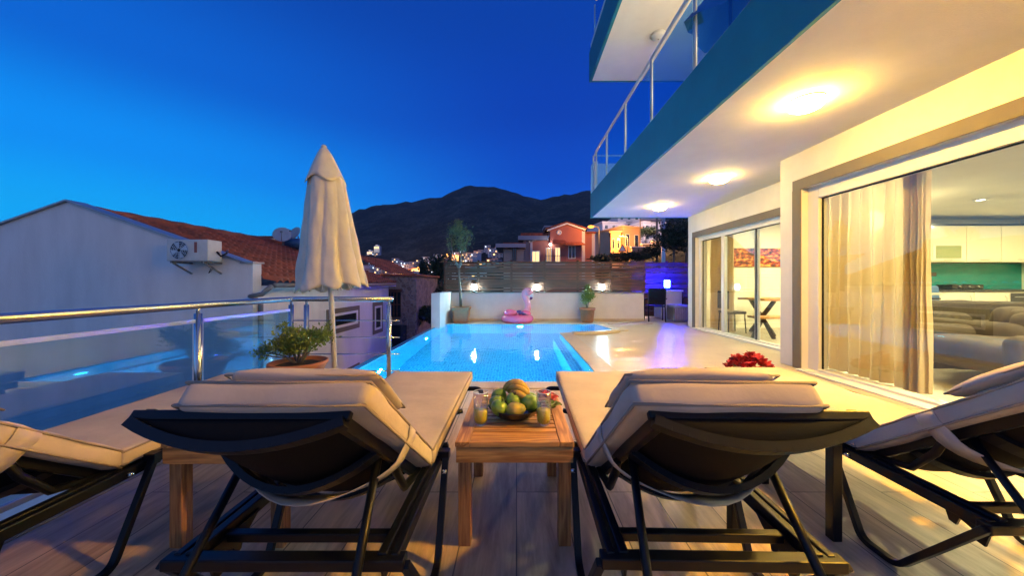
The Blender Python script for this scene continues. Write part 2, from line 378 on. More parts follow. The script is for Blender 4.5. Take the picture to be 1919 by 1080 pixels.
g = MB(); g.prism([(-2.17, YE), (4.6, YE), (4.6, 7.5), (7.6, 7.5), (7.6, 11.5), (3.75, 11.5), (3.75, 10.05), (-2.17, 10.05), (-2.17, 9.262), (2.122, 9.262), (2.303, 8.098), (.953, 7.568), (.972, 3.798), (-2.17, 3.798)], -.2, -.004)
struct('pool_deck', g, M['travertine'])
g = MB(); g.box(-2.3, -2.2, -4.3, -2.25, 3.5, -.24); g.box(-2.44, 3.5, -4.3, -2.22, 3.62, -.06); g.box(-2.15, 10.0, -4.3, 7.6, 10.2, -.2); g.box(7.6, 3.5, -4.3, 7.7, 11.6, -.01); struct('retaining_wall', g, M['stucco'])
def pool_mat():
    m, t, out = new_mat('pool mosaic'); N = NT(t); tcn = N.n('ShaderNodeTexCoord')
    gm = N.n('ShaderNodeNewGeometry'); ab = N.n('ShaderNodeVectorMath', {0: gm.outputs['Normal']}, operation='ABSOLUTE')
    sp = N.n('ShaderNodeSeparateXYZ', {0: tcn.outputs['Object']}); sn = N.n('ShaderNodeSeparateXYZ', {0: ab.outputs[0]})
    # choose plane coordinates from the face direction
    u = N.n('ShaderNodeMix', {0: sn.outputs[0], 2: sp.outputs[0], 3: sp.outputs[1]})
    v = N.n('ShaderNodeMix', {0: sn.outputs[2], 2: sp.outputs[2], 3: sp.outputs[1]})
    cb = N.n('ShaderNodeCombineXYZ', {0: u.outputs[0], 1: v.outputs[0]})
    br = N.n('ShaderNodeTexBrick', {0: cb.outputs[0], 'Color1': (0, 0, 0, 1), 'Color2': (1, 1, 1, 1), 'Mortar': (.5, .5, .5, 1), 'Scale': 1.0, 'Mortar Size': .006,
             'Brick Width': .05, 'Row Height': .05, 'Bias': 0}, offset=0)
    cm = N.n('ShaderNodeMix', {0: br.outputs['Color'], 6: (.04, .40, .60, 1), 7: (.12, .60, .82, 1)}, data_type='RGBA')
    g2 = N.n('ShaderNodeMix', {0: br.outputs['Fac'], 6: cm.outputs[2], 7: (.25, .80, .95, 1)}, data_type='RGBA')
    p = N.n('ShaderNodeBsdfPrincipled', {'Base Color': g2.outputs[2], 'Roughness': .3})
    t.links.new(p.outputs[0], out.inputs[0]); return m
M['mosaic'] = pool_mat()
pool = thing('swimming_pool', 'lit turquoise infinity swimming pool with mosaic tiles and stone coping', 'swimming pool', (0, 3.8, 0))
g = MB(); D = -1.45; n = len(POOL)
P0 = [(x, y - 3.8) for x, y in POOL]
g.add([(x, y, -.003) for x, y in P0] + [(x, y, D) for x, y in P0], [(i, n + i, n + (i+1) % n, (i+1) % n) for i in range(n)] + [tuple(range(n, 2*n))])
g.box(.80, .9, -1.44, .955, 3.7, -.55)
g.box(.20, .02, -1.44, .575, 1.2, -.95)
g.build('basin', M['mosaic'], pool)
g = MB(); g.box(-2.17, 0.0, -4.3, -2.052, 5.46, -.03); g.build('overflow_wall', M['mosaic'], pool)
g = MB(); cw = .26
g.prism([(.972, -.24), (1.0 + cw, -.24), (.98 + cw, 3.63), (.953, 3.768)], -.003, .012)
g.prism([(.953, 3.774), (.98 + cw, 3.64), (2.62, 4.19), (2.305, 4.296)], -.003, .012)
g.prism([(2.309, 4.30), (2.625, 4.195), (2.44, 5.46), (2.126, 5.46)], -.003, .012)
g.build('coping', M['coping'], pool, bevel=.004)
g = MB(); g.box(-2.17, -.24, -.003, .968, -.004, .012); g.build('front_coping', M['coping'], pool, bevel=.004)
g = MB(); g.box(-2.17, 5.464, -.003, 3.7, 5.62, .012); g.build('rear_coping', M['coping'], pool, bevel=.004)
M['pool_lamp'] = emit('pool lamp', (.015, .60, 1.0), 4600)
lamp_chrome = M['steel']
def pool_lamp(x, y, z, nx, ny):
    T = Matrix.Translation((x, y, z)) @ Vector((nx, ny, 0)).to_track_quat('Z', 'Y').to_matrix().to_4x4()
    r = MB(); r.lathe([(.075, .0), (.10, .0), (.10, .012), (.075, .018), (.075, 0)], n=20, T=T); o = r.build('lamp_ring', lamp_chrome, pool)
    r = MB(); r.lathe([(.0, .012), (.074, .010), (.074, .002)], n=20, T=T); r.build('lamp_lens', M['pool_lamp'], o)
for a in [(.10, 5.455, -.36, 0, -1), (.952, .62, -.30, -1, 0), (-1.3, .006, -.75, 0, 1), (.1, .006, -.75, 0, 1), (-2.045, 1.3, -.75, 1, 0), (-2.045, 3.9, -.75, 1, 0)]: pool_lamp(*a)
def water_mat():
    m, t, out = new_mat('pool water'); N = NT(t); tcn = N.n('ShaderNodeTexCoord')
    n1 = N.n('ShaderNodeTexNoise', {0: tcn.outputs['Object'], 'Scale': 3.2, 'Detail': 3, 'Distortion': .6}); n2 = N.n('ShaderNodeTexNoise', {0: tcn.outputs['Object'], 'Scale': 11, 'Detail': 2})
    ad = N.n('ShaderNodeMath', {0: n2.outputs[0], 1: .25, 2: n1.outputs[0]}, operation='MULTIPLY_ADD')
    b = N.n('ShaderNodeBump', {'Height': ad.outputs[0], 'Strength': .2, 'Distance': .02})
    p = N.n('ShaderNodeBsdfPrincipled', {'Base Color': (.72, .95, 1, 1), 'Roughness': 0.0, 'IOR': 1.33, 'Transmission Weight': 1, 'Normal': b.outputs[0]})
    t.links.new(p.outputs[0], out.inputs[0]); return m
g = MB(); w = [(x, y) for x, y in POOL]; w[0] = (-2.165, 3.80); w[5] = (-2.165, 9.26)
g.add([(x, y, -.012) for x, y in w], [tuple(range(6))]); struct('pool_water', g, water_mat(), weld=False)
# low curved shower kerb on the deck
g = MB(); pts = []
for i in range(13):
    t = i / 12; pts.append((lerp(1.22, 2.35, t), 7.30 + .42 * t - .10 * math.sin(math.pi * t)))
poly = pts + [(x - .02, y + .16) for x, y in pts[::-1]]
g.prism(poly, -.003, .06); tag(g.build('stone_kerb', M['coping'], bevel=.012), 'low curved beige stone kerb on the deck beside the pool notch', 'kerb')

# ------------------------------------------------------------------ rear garden wall and fence
gw = thing('garden_wall', 'low white rendered wall behind the flower pots and the pink float', 'wall', (0, 10.05, 0))
g = MB(); g.box(-1.93, 0, -.004, 3.75, .16, .835); g.box(-2.15, -1.45, -.3, -1.93, .16, .86); g.build('wall', M['stucco'], gw, bevel=.006)
g = MB(); g.box(-1.90, -.05, .838, 3.78, .2, .862); g.build('cap', M['grey_trim'], gw, bevel=.004)
g = MB(); g.box(-1.925, -.035, .0, 3.75, -.002, .07); g.build('skirting', M['coping'], gw, bevel=.004)
g = MB(); g.box(-.33, -.018, .075, -.30, -.001, .83); g.build('wall_joint', M['stucco'], gw)
def fence(name, x0, x1, y, z0, z1, label, posts):
    f = thing(name, label, 'fence', (x0, y, 0)); L = x1 - x0
    px = [L * i / (posts - 1) for i in range(posts)]
    for p in px: b = MB(); b.bar((p, 0, z0), (p, 0, z1 + .02), .07, .07); b.build('post', M['brown_wood'], f, bevel=.004)
    k = 0; nb = 10; st = (z1 - z0 - .04) / nb
    for a, c in zip(px, px[1:]):
        b = MB()
        for j in range(nb):
            z = z0 + .03 + st * j + random.uniform(-.004, .004)
            b.box(a + .015, -.06, z, c - .015, -.037, z + st * .80)
            if j in (1, 2, 6): b.box(a + .015, .037, z + st * .45, c - .015, .06, z + st * (1.1))
        b.build('slat_panel', M['brown_wood'], f)
    return f
fence('slat_fence', -2.12, 3.78, 10.14, .87, 1.78, 'long dark brown slatted timber fence standing on the white garden wall', 7)
fence('slat_fence', 3.86, 7.4, 11.45, .0, 1.86, 'brown slatted timber fence bathed in blue light behind the garden chairs', 4)
M['lantern_lens'] = emit('lantern lens', (.60, .93, 1.0), 240)
wall_l = None
for k, (x, lb) in enumerate([(-1.25, 'small white lit lantern on the wall beside the potted olive tree'), (.60, 'small white lit lantern on the wall above the flamingo float'), (2.53, 'small white lit lantern on the wall right of the round potted bush')]):
    if k == 0:
        wl = thing('wall_lantern', lb, 'lantern', (x, 10.03, .862), 0, 'lit lanterns along the garden wall')
        g = MB(); g.lathe([(.0, 0), (.05, 0), (.05, .02), (.015, .03), (.015, .07)], n=12); g.build('base', M['black_metal'], wl)
        g = MB(); g.lathe([(.0, .071), (.038, .072), (.042, .09), (.042, .215), (.0, .22)], n=14); g.build('lens', M['lantern_lens'], wl)
        g = MB(); g.lathe([(.0, .262), (.02, .255), (.055, .225), (.055, .218), (.0, .221)], n=14); g.build('cap', M['black_metal'], wl)
    else: again(wl, (x, 10.03, .862), 0, lb)

# ------------------------------------------------------------------ the villa
V = thing('villa', 'white rendered villa on the right with teal balcony fascias and sliding doors', 'house', (3.65, 4.5, 0))
vo = Vector((3.65, 4.5, 0)); VT = Matrix.Translation(-vo)
def vb(): return MB()
def vbuild(g, name, m, parent=V, **k):
    g.v = [p - vo for p in g.v]; return g.build(name, m, parent, **k)
HB = -3.2
g = MB(); g.box(3.65, HB, 2.317, 3.95, 4.73, 2.80); g.box(3.65, 4.374, 0, 3.95, 4.73, 2.317); g.box(3.95, 4.5, 0, 4.38, 4.73, 2.8)
g.box(4.38, 4.5, 0, 4.66, 5.05, 2.8); g.box(4.38, 8.37, 0, 4.66, 8.72, 2.8); g.box(4.38, 5.05, 2.24, 4.66, 8.37, 2.8)
g.box(4.66, 8.55, 0, 11.6, 8.72, 2.8); g.box(3.65, HB - .2, 0, 11.6, HB, 2.8); g.box(11.6, HB - .2, 0, 11.8, 8.72, 2.8)
g.box(4.45, HB, 3.38, 11.8, 8.72, 6.3)
vbuild(g, 'wall', M['stucco'], bevel=.008)
g = MB(); g.box(1.93, HB, 2.80, 11.8, 8.74, 3.36); vbuild(g, 'balcony_slab', M['soffit'], bevel=.006)
g = MB(); g.box(1.895, HB, 2.785, 1.93, 8.78, 3.40); g.box(1.93, 8.74, 2.785, 4.6, 8.78, 3.40); vbuild(g, 'fascia', M['teal'], bevel=.006)
g = MB(); g.box(1.93, HB, 6.30, 11.8, 8.74, 7.0); vbuild(g, 'upper_balcony_slab', M['soffit'], bevel=.006)
g = MB(); g.box(1.865, HB, 6.285, 1.93, 8.78, 7.04); g.box(1.93, 8.74, 6.285, 4.6, 8.78, 7.04); vbuild(g, 'upper_fascia', M['teal'], bevel=.006)
g = MB(); g.box(1.90, HB, 7.04, 1.96, 8.75, 7.25); vbuild(g, 'upper_parapet', M['stucco'])
g = MB(); g.box(1.93, 8.56, 3.40, 4.6, 8.74, 4.12); g.box(1.90, 8.40, 3.40, 2.0, 8.74, 4.12); vbuild(g, 'parapet', M['stucco'], bevel=.006)
g = MB(); g.box(1.97, 5.2, 6.2, 11.5, 5.45, 6.298); vbuild(g, 'soffit_beam', M['soffit'])
def band(name, x, y0, y1, z1, w, t=.014):
    g = MB(); g.box(x - t, y0 - w, 0, x + .0, y0, z1); g.box(x - t, y1, 0, x + .0, y1 + w, z1); g.box(x - t, y0 - w, z1, x, y1 + w, z1 + w); return vbuild(g, name, M['grey_trim'], bevel=.003)
band('window_trim', 3.65, HB + .1, 4.374, 2.317, .13); band('window_trim', 4.38, 5.05, 8.37, 2.24, .13)
# reveals lie in the wall thickness; sliding doors with frame, panes and handle
def slider(x, y0, y1, z0, z1, cuts, fw=.10, side=.155, topw=.155, name='sliding_door'):
    g = MB(); g.box(x, y1 - side, z0, x + .12, y1, z1); g.box(x, y0, z0, x + .12, y0 + side, z1); g.box(x, y0 + side, z1 - topw, x + .12, y1 - side, z1); g.box(x - .02, y0 + side, z0, x + .12, y1 - side, z0 + .045)
    ed = [y0 + side] + cuts + [y1 - side]
    for k, c in enumerate(cuts): g.box(x + .015 + .03 * (k % 2), c - fw/2, z0 + .045, x + .09, c + fw/2, z1 - topw)
    d = vbuild(g, name, M['pvc'], bevel=.006)
    for a, b in zip(ed, ed[1:]):
        p = MB(); p.box(x + .045, a - .03 if a > y0 + .2 else a, z0 + .045, x + .053, b, z1 - topw); q = vbuild(p, 'glass_pane', M['glass'], d)
        p = MB()
        for (u0, v0, u1, v1) in ((a + .0, z0 + .045, a + .012, z1 - topw), (b - .012, z0 + .045, b, z1 - topw)): p.box(x + .040, u0, v0, x + .058, u1, v1)
        p.box(x + .040, a + .012, z1 - topw - .012, x + .058, b - .012, z1 - topw)
        vbuild(p, 'gasket', M['black_metal'], d)
    return d
slider(3.73, HB + .1, 4.374, 0, 2.317, [1.55, -.8])
slider(4.46, 5.05, 8.37, 0, 2.24, [7.42, 6.42], side=.11, topw=.10, fw=.10)
g = MB(); g.box(3.56, HB + .1, -.002, 3.73, 4.374, .018); vbuild(g, 'door_sill', M['pvc'], bevel=.004)
g = MB(); g.box(4.30, 5.05, -.003, 4.46, 8.37, .03); vbuild(g, 'door_sill', M['pvc'], bevel=.004)
M['in_floor'] = tile_mat('interior floor tile', (.74, .68, .52), (.66, .60, .45), (.3, .25, .2), .6, .6, .003, .2, offset=0, spec=.5, rv=.08)
M['in_wall'] = mat('cream interior wall', (.86, .82, .64), .8, .03, 2, bump=.1)
g = MB(); g.box(3.851, HB, -.1, 11.6, 4.5, .004); g.box(4.582, 4.5, -.1, 11.6, 8.55, .004); vbuild(g, 'interior_floor', M['in_floor'])
g = MB(); g.box(3.96, HB, 2.58, 11.6, 4.498, 2.795); g.box(4.67, 4.498, 2.58, 11.6, 8.548, 2.795); vbuild(g, 'interior_ceiling', M['in_wall'])
g = MB(); g.box(4.67, 8.50, .004, 7.7, 8.546, 2.58); g.box(7.7, 7.8, .004, 11.6, 7.85, 2.58); g.box(7.7, 7.85, .004, 7.75, 8.5, 2.58); g.box(11.5, HB, .004, 11.55, 7.8, 2.58); vbuild(g, 'partition_wall', M['in_wall'])
# balcony railings
M['pale_rail'] = mat('pale grey rail', (.62, .64, .66), .35, .04, 4, metal=.25, bump=0)
def balcony_rail(z0, H, ys, x=1.95, end=True):
    g = MB(); g.tube([(x, HB, z0 + H), (x, 8.35, z0 + H)], .026, 12)
    if end: g.tube([(x, 8.35, z0 + H), (x + .02, 8.62, z0 + H - .01), (x + .12, 8.66, z0 + H), (x + 2.4, 8.66, z0 + H)], .022, 10)
    r = vbuild(g, 'balcony_railing', M['pale_rail'])
    for y in ys:
        p = MB(); p.tube([(x, y, z0), (x, y, z0 + H)], .021, 10); p.lathe([(.045, 0), (.045, .012), (.022, .02)], (x, y, z0 + .002), 12); vbuild(p, 'post', M['pale_rail'], r)
    for a, b in zip(ys, ys[1:]):
        p = MB(); p.box(x - .004, a + .05, z0 + .06, x + .004, b - .05, z0 + H - .09); vbuild(p, 'glass_panel', M['rail_glass'], r)
    if end:
        for xx in (x + .75, x + 1.6): p = MB(); p.tube([(xx, 8.66, z0 + .72), (xx, 8.66, z0 + H)], .016, 8); vbuild(p, 'post', M['pale_rail'], r)
        p = MB(); p.tube([(x, 8.66, z0 + .72), (x, 8.66, z0 + H)], .021, 8); vbuild(p, 'post', M['pale_rail'], r)
balcony_rail(3.40, .95, [-1.3, 0, 1.25, 2.5, 3.73, 4.93, 6.12, 7.38, 8.34])
balcony_rail(7.25, .80, [2.5, 3.73, 4.93, 6.12, 7.38, 8.5], end=False)
# lit upstairs balcony door
g = MB(); g.box(4.40, .6, 3.40, 4.449, .72, 5.75); g.box(4.40, 6.0, 3.40, 4.449, 6.12, 5.75); g.box(4.40, .72, 5.62, 4.449, 6.0, 5.75); [g.box(4.40, y_, 3.40, 4.449, y_ + .08, 5.62) for y_ in (2.4, 4.2)]; ud = vbuild(g, 'upstairs_door', M['pvc'])
for y_ in ((.73, 2.39), (2.49, 4.19), (4.29, 5.99)): g = MB(); g.box(4.43, y_[0], 3.44, 4.447, y_[1], 5.61); vbuild(g, 'lit_pane', emit('upstairs lit pane', (1.0, .78, .48), 5), ud)
# ceiling lamps
M['shade'] = emit('lit opal shade', (1.0, .60, .10), 205)
M['shade_near'] = emit('lit opal shade near', (1.0, .50, .04), 800)
M['shade_far'] = emit('lit opal shade far', (1.0, .66, .17), 105)
M['shade_off'] = mat('opal shade', (.7, .7, .68), .3, .02, 3, bump=0)
def ceiling_lamp(loc, label, m, group='round ceiling lamps under the balconies'):
    t = thing('ceiling_lamp', label, 'ceiling lamp', loc, 0, group)
    g = MB(); g.lathe([(0, -.002), (.144, -.002), (.144, -.014), (.14, -.018), (0, -.018)], n=28); g.build('ceiling_plate', M['pvc'], t)
    g = MB(); g.lathe([(.143, -.019), (.148, -.034), (.13, -.064), (.09, -.086), (.04, -.098), (.012, -.100)], n=24); g.build('shade', m, t)
    g = MB(); g.ball((0, 0, -.104), .012, 10, 6); g.build('finial', M['steel'], t); return t
L0 = ceiling_lamp((2.68, 3.16, 2.8), 'lit round ceiling lamp nearest the large sliding door', M['shade'])
L2 = ceiling_lamp((3.23, 5.44, 2.8), 'lit round ceiling lamp, middle one under the lower balcony', M['shade_far'])
again(L2, (3.12, 7.45, 2.8), 0, 'lit round ceiling lamp at the far end of the soffit')
L3 = ceiling_lamp((2.65, .98, 2.8), 'lit round ceiling lamp above the right hand loungers', M['shade_near'])
ceiling_lamp((2.95, 7.1, 6.298), 'unlit round lamp under the topmost balcony', M['shade_off'])
# folded parasol on the balcony
t = thing('balcony_parasol', 'dark blue and white cloth parasol on the balcony behind the railing', 'parasol', (2.35, 3.75, 3.36))
g = MB(); g.tube([(0, 0, 0), (0, 0, 1.2)], .02, 8); g.build('pole', M['black_metal'], t)
M['blue_cloth'] = mat('blue cloth', (.02, .12, .30), .9, .1, 8)
g = MB(); g.lathe([(.42, .62), (.30, .78), (.12, 1.02), (.01, 1.22)], n=16, wob=lambda a, i: .22 * math.cos(4 * a)); g.build('canopy', M['blue_cloth'], t)

# ------------------------------------------------------------------ interior
M['curtain'] = None
m, tt, out = new_mat('sheer curtain'); N = NT(tt)
df = N.n('ShaderNodeBsdfDiffuse', {0: (.74, .60, .36, 1)}); tl = N.n('ShaderNodeBsdfTranslucent', {0: (.76, .60, .34, 1)}); tr = N.n('ShaderNodeBsdfTransparent', {0: (1, .97, .9, 1)})
a = N.n('ShaderNodeMixShader', {0: .55, 1: df.outputs[0], 2: tl.outputs[0]}); tcn = N.n('ShaderNodeTexCoord')
b = N.n('ShaderNodeMixShader', {0: .02, 1: a.outputs[0], 2: tr.outputs[0]}); tt.links.new(b.outputs[0], out.inputs[0]); M['curtain'] = m
def curtain(x, y0, y1, z1, label, seed, folds):
    g = MB(); nx, nz = 140, 14; vs = []; fs = []
    for j in range(nz + 1):
        z = lerp(.03, z1, j / nz)
        for i in range(nx + 1):
            t = i / nx; am = .06 * (1 - .35 * j / nz)
            ph = t * folds * 2 * math.pi + 1.5 * noise.noise(Vector((t * 5, seed, j * .05)))
            vs.append((x + am * math.sin(ph) + .02 * noise.noise(Vector((t * 9, j * .3, seed))), lerp(y0, y1, t) + .012 * math.sin(ph * .5 + j * .1), z))
    for j in range(nz):
        for i in range(nx): fs.append((j*(nx+1)+i, j*(nx+1)+i+1, (j+1)*(nx+1)+i+1, (j+1)*(nx+1)+i))
    g.add(vs, fs, True); return tag(g.build('curtain', M['curtain']), label, 'curtain', 'sheer curtains inside the sliding doors')
curtain(3.99, 3.34, 4.45, 2.56, 'sheer cream curtain inside the large sliding door', 1, 9)
curtain(3.96, 3.28, 3.46, 2.56, 'gathered leading edge of the sheer curtain beside the kitchen view', 4, 6)
curtain(4.78, 7.55, 8.35, 2.45, 'sheer cream curtain inside the far sliding door', 2, 9)
M['gloss_cream'] = mat('glossy cream cabinet', (.82, .76, .58), .15, .02, 2, bump=0)
M['counter'] = mat('dark stone worktop', (.03, .028, .025), .2, .3, 30, bump=0)
M['teal_glass'] = mat('teal glass splashback', (.0, .22, .19), .1, .05, 2, bump=0)
K = thing('kitchen_units', 'cream kitchen cabinets with dark worktop and teal splashback', 'kitchen', (8, 7.8, 0))
def kb(g, name, m, parent=K, **k):
    g.v = [p - Vector((8, 7.8, 0)) for p in g.v]; return g.build(name, m, parent, **k)
g = MB(); g.box(7.8, 7.30, .1, 11.4, 7.78, .93); kb(g, 'base_cabinet', M['gloss_cream'])
g = MB(); g.box(7.78, 7.26, .93, 11.45, 7.79, .975); kb(g, 'worktop', M['counter'], bevel=.004)
g = MB(); g.box(7.8, 7.775, .98, 11.5, 7.795, 1.56); kb(g, 'splashback', M['teal_glass'])
g = MB(); g.box(7.8, 7.42, 1.565, 11.5, 7.79, 2.36); kb(g, 'wall_cabinet', M['gloss_cream'])
g = MB(); g.box(7.8, 7.40, 2.362, 11.5, 7.79, 2.40); kb(g, 'cornice', M['counter'])
xs = [7.8, 8.3, 8.9, 9.75, 10.5, 11.4]
for a, b in zip(xs, xs[1:]):
    g = MB(); g.box(a + .006, 7.275, .13, b - .006, 7.298, .91); d = kb(g, 'cabinet_door', M['gloss_cream'], bevel=.003)
    g = MB(); xx = b - .1; g.tube([(xx, 7.27, .62), (xx, 7.24, .66), (xx, 7.24, .80), (xx, 7.27, .84)], .006, 6); kb(g, 'handle', M['steel'], d)
    g = MB(); g.box(a + .006, 7.395, 1.575, b - .006, 7.418, 2.35); d = kb(g, 'cabinet_door', M['gloss_cream'], bevel=.003)
    g = MB(); mm = (a + b) / 2; g.tube([(mm - .1, 7.39, 1.62), (mm - .08, 7.37, 1.62), (mm + .08, 7.37, 1.62), (mm + .1, 7.39, 1.62)], .006, 6); kb(g, 'handle', M['steel'], d)
g = MB(); g.box(9.0, 7.375, 1.60, 9.66, 7.394, 1.96); d = kb(g, 'cabinet_door', M['gloss_cream'], bevel=.003)
g = MB(); g.box(9.06, 7.368, 1.65, 9.60, 7.376, 1.92); kb(g, 'cabinet_glass', mat('frosted green glass', (.30, .34, .18), .25, .02, 3, bump=0), d)
g = MB(); g.box(10.52, 7.262, .35, 11.1, 7.275, .9); d = kb(g, 'oven', M['counter'], bevel=.003); g = MB(); g.bar((10.56, 7.24, .82), (11.06, 7.24, .82), .015, .015); kb(g, 'handle', M['steel'], d)
g = MB(); g.box(7.86, 7.262, .5, 8.2, 7.275, .9); kb(g, 'appliance_panel', M['counter'], bevel=.003)
g = MB(); g.box(9.35, 7.765, 1.27, 9.55, 7.775, 1.35); kb(g, 'socket', M['counter'], bevel=.002)
f = MB(); f.lathe([(.03, 0), (.03, .02), (.014, .03), (.012, .05)], (8.62, 7.6, .975), 12); f.tube([(8.62, 7.6, 1.02), (8.62, 7.6, 1.22), (8.62, 7.57, 1.26), (8.62, 7.52, 1.26), (8.62, 7.49, 1.22)], .012, 8); f.bar((8.63, 7.6, 1.06), (8.72, 7.58, 1.1), .015, .015)
tag(f.build('kitchen_tap', M['steel']), 'chrome swan neck tap on the kitchen worktop', 'tap')
t = thing('gas_hob', 'black table top cooker on the worktop against the teal splashback', 'cooker', (9.75, 7.52, .975))
g = MB(); g.rbox(.34, .15, .05, .015, Matrix.Translation((0, 0, .055)), 2, 2, 1); g.build('body', M['counter'], t)
g = MB(); [g.lathe([(.0, .115), (.07, .115), (.08, .106)], (x, 0, 0), 14) for x in (-.17, .17)]; g.build('burner', M['black_metal'], t)
g = MB(); [g.lathe([(0, 0), (.018, 0), (.018, .03), (0, .03)], n=10, T=Matrix.Translation((x, -.15, .06)) @ Matrix.Rotation(R(90), 4, 'X')) for x in (-.2, 0, .2)]; g.build('knob', M['steel'], t)
t = thing('dining_chair', 'blue plastic shell chair at the kitchen counter', 'chair', (7.55, 6.2, 0), R(20))
M['blue_shell'] = mat('blue shell', (.04, .16, .36), .4, .03, 3, bump=0)
g = MB(); g.rbox(.22, .025, .24, .024, Matrix.Translation((0, .02, .82)), 6, 2, 5, fn=lambda p: Vector((p.x * (1 - .25 * max(0, p.z) / .24), p.y - .35 * p.x * p.x, p.z))); g.build('backrest', M['blue_shell'], t)
g = MB(); g.rbox(.22, .21, .02, .018, Matrix.Translation((0, -.2, .6)), 5, 5, 1); g.build('seat', M['blue_shell'], t)
for sx_, sy_ in ((-1, 0), (1, 0), (-1, -1), (1, -1)): g = MB(); g.tube([(sx_ * .17, -.05 + sy_ * .3, .59), (sx_ * .2, -.02 + sy_ * .36, 0.004)], .014, 8); g.build('leg', M['steel'], t)
t = thing('breakfast_bar', 'pale breakfast counter with dark shelf beside the blue chair', 'counter', (6.95, 6.2, 0))
g = MB(); g.box(-.3, -.25, .90, .5, .25, .94); g.build('top', M['gloss_cream'], t, bevel=.005)
g = MB(); g.box(-.28, -.22, .005, .3, .22, .82); g.build('cabinet', M['gloss_cream'], t, bevel=.005)
g = MB(); g.box(-.29, -.24, .824, .46, .24, .85); g.build('shelf', M['counter'], t, bevel=.003)
# sofas
M['brown_fab'] = mat('brown upholstery', (.052, .036, .018), .85, .15, 14, bump=.5, bscale=120, bdist=.002)
M['quilt'] = tile_mat('quilted olive brown', (.07, .052, .024), (.04, .028, .013), (.03, .02, .012), .06, .06, .006, .8, offset=.5, bump=.8, mscale=5)
def bag(hx, hy, hz, r, loc, rot=0, amp=.012, seed=0, nx=8, ny=8, nz=4, bul=.0):
    g = MB(); return g.rbox(hx, hy, hz, r, Matrix.Translation(loc) @ Matrix.Rotation(rot, 4, 'Z'), nx, ny, nz, amp, seed,
        fn=(lambda p: Vector((p.x, p.y, p.z * (1 + bul * (1 - (p.x / hx) ** 2) * (1 - (p.y / hy) ** 2))))) if bul else None)
t = thing('armchair', 'brown upholstered armchair on tapered wooden legs just inside the glass', 'armchair', (4.98, 3.45, 0), R(80))
bag(.50, .46, .15, .1, (0, 0, .38), bul=.1).build('seat', M['brown_fab'], t)
bag(.50, .11, .28, .09, (0, -.42, .54), seed=2).build('backrest', M['brown_fab'], t)
for s_ in (-1, 1): bag(.10, .46, .26, .09, (s_ * .47, .02, .38), seed=3 + s_).build('armrest', M['brown_fab'], t)
for a in (-.38, .38):
    for b in (-.34, .34): g = MB(); g.tube([(a, b, .26), (a * 1.1, b * 1.1, .005)], [.035, .018], 10); g.build('leg', M['teak_z'], t)
t = thing('sofa', 'quilted olive brown sofa in front of the kitchen', 'sofa', (7.6, 5.0, 0), R(-6))
bag(1.5, .45, .22, .1, (0, 0, .30), nx=14, bul=.12).build('seat', M['quilt'], t)
bag(1.5, .14, .34, .12, (0, .42, .48), nx=16, seed=5, amp=.03).build('backrest', M['quilt'], t)
for s_ in (-1, 1): bag(.14, .5, .28, .12, (s_ * 1.42, 0, .42), seed=6 + s_).build('armrest', M['quilt'], t)
t = thing('sofa', 'dark brown sofa with cushions seen from behind, right side of the room', 'sofa', (6.3, 4.0, 0), R(4))
bag(1.1, .45, .2, .09, (0, 0, .32), nx=12).build('seat', M['brown_fab'], t)
bag(1.1, .12, .30, .1, (0, -.38, .50), nx=12, seed=8, amp=.015).build('backrest', M['brown_fab'], t)
bag(.5, .10, .26, .09, (-.5, -.16, .58), seed=9, amp=.02).build('seat_cushion', M['brown_fab'], t)
bag(.5, .10, .26, .09, (.52, -.16, .58), seed=10, amp=.02).build('seat_cushion', M['brown_fab'], t)
for s_ in (-1, 1): bag(.11, .46, .26, .09, (s_ * 1.08, .03, .42), seed=11 + s_).build('armrest', M['brown_fab'], t)
# dining corner
t = thing('dining_table', 'wooden dining table on crossed dark legs behind the far sliding door', 'table', (5.85, 7.45, 0))
g = MB(); g.box(-.75, -.42, .74, .95, .42, .79); g.build('top', M['teak'], t, bevel=.006)
for x in (-.5, .7):
    for s_ in (-1, 1): g = MB(); g.bar((x, -s_ * .36, .74), (x, s_ * .36, .005), .07, .05, (1, 0, 0)); g.build('leg', M['black_metal'], t)
t = thing('dining_bench', 'wooden bench on angled dark legs beside the dining table', 'bench', (5.42, 6.75, 0))
g = MB(); g.box(-.75, -.17, .42, .85, .17, .46); g.build('seat', M['teak'], t, bevel=.006)
for x in (-.55, .55):
    for s_ in (-1, 1): g = MB(); g.bar((x, 0, .42), (x + s_ * .22, 0, .005), .06, .04, (0, 1, 0)); g.build('leg', M['black_metal'], t)
t = thing('dining_chair', 'dark dining chair at the left end of the dining table', 'chair', (4.86, 7.7, 0), R(90))
g = MB(); g.rbox(.2, .2, .03, .02, Matrix.Translation((0, 0, .46)), 3, 3, 1); g.build('seat', M['black_metal'], t)
g = MB(); g.rbox(.2, .02, .2, .018, Matrix.Translation((0, .2, .74)), 3, 1, 3); g.build('backrest', M['black_metal'], t)
for a in (-.17, .17):
    for b in (-.17, .18): g = MB(); g.tube([(a, b, .44), (a * 1.1, b * 1.1, .005)], .013, 8); g.build('leg', M['black_metal'], t)
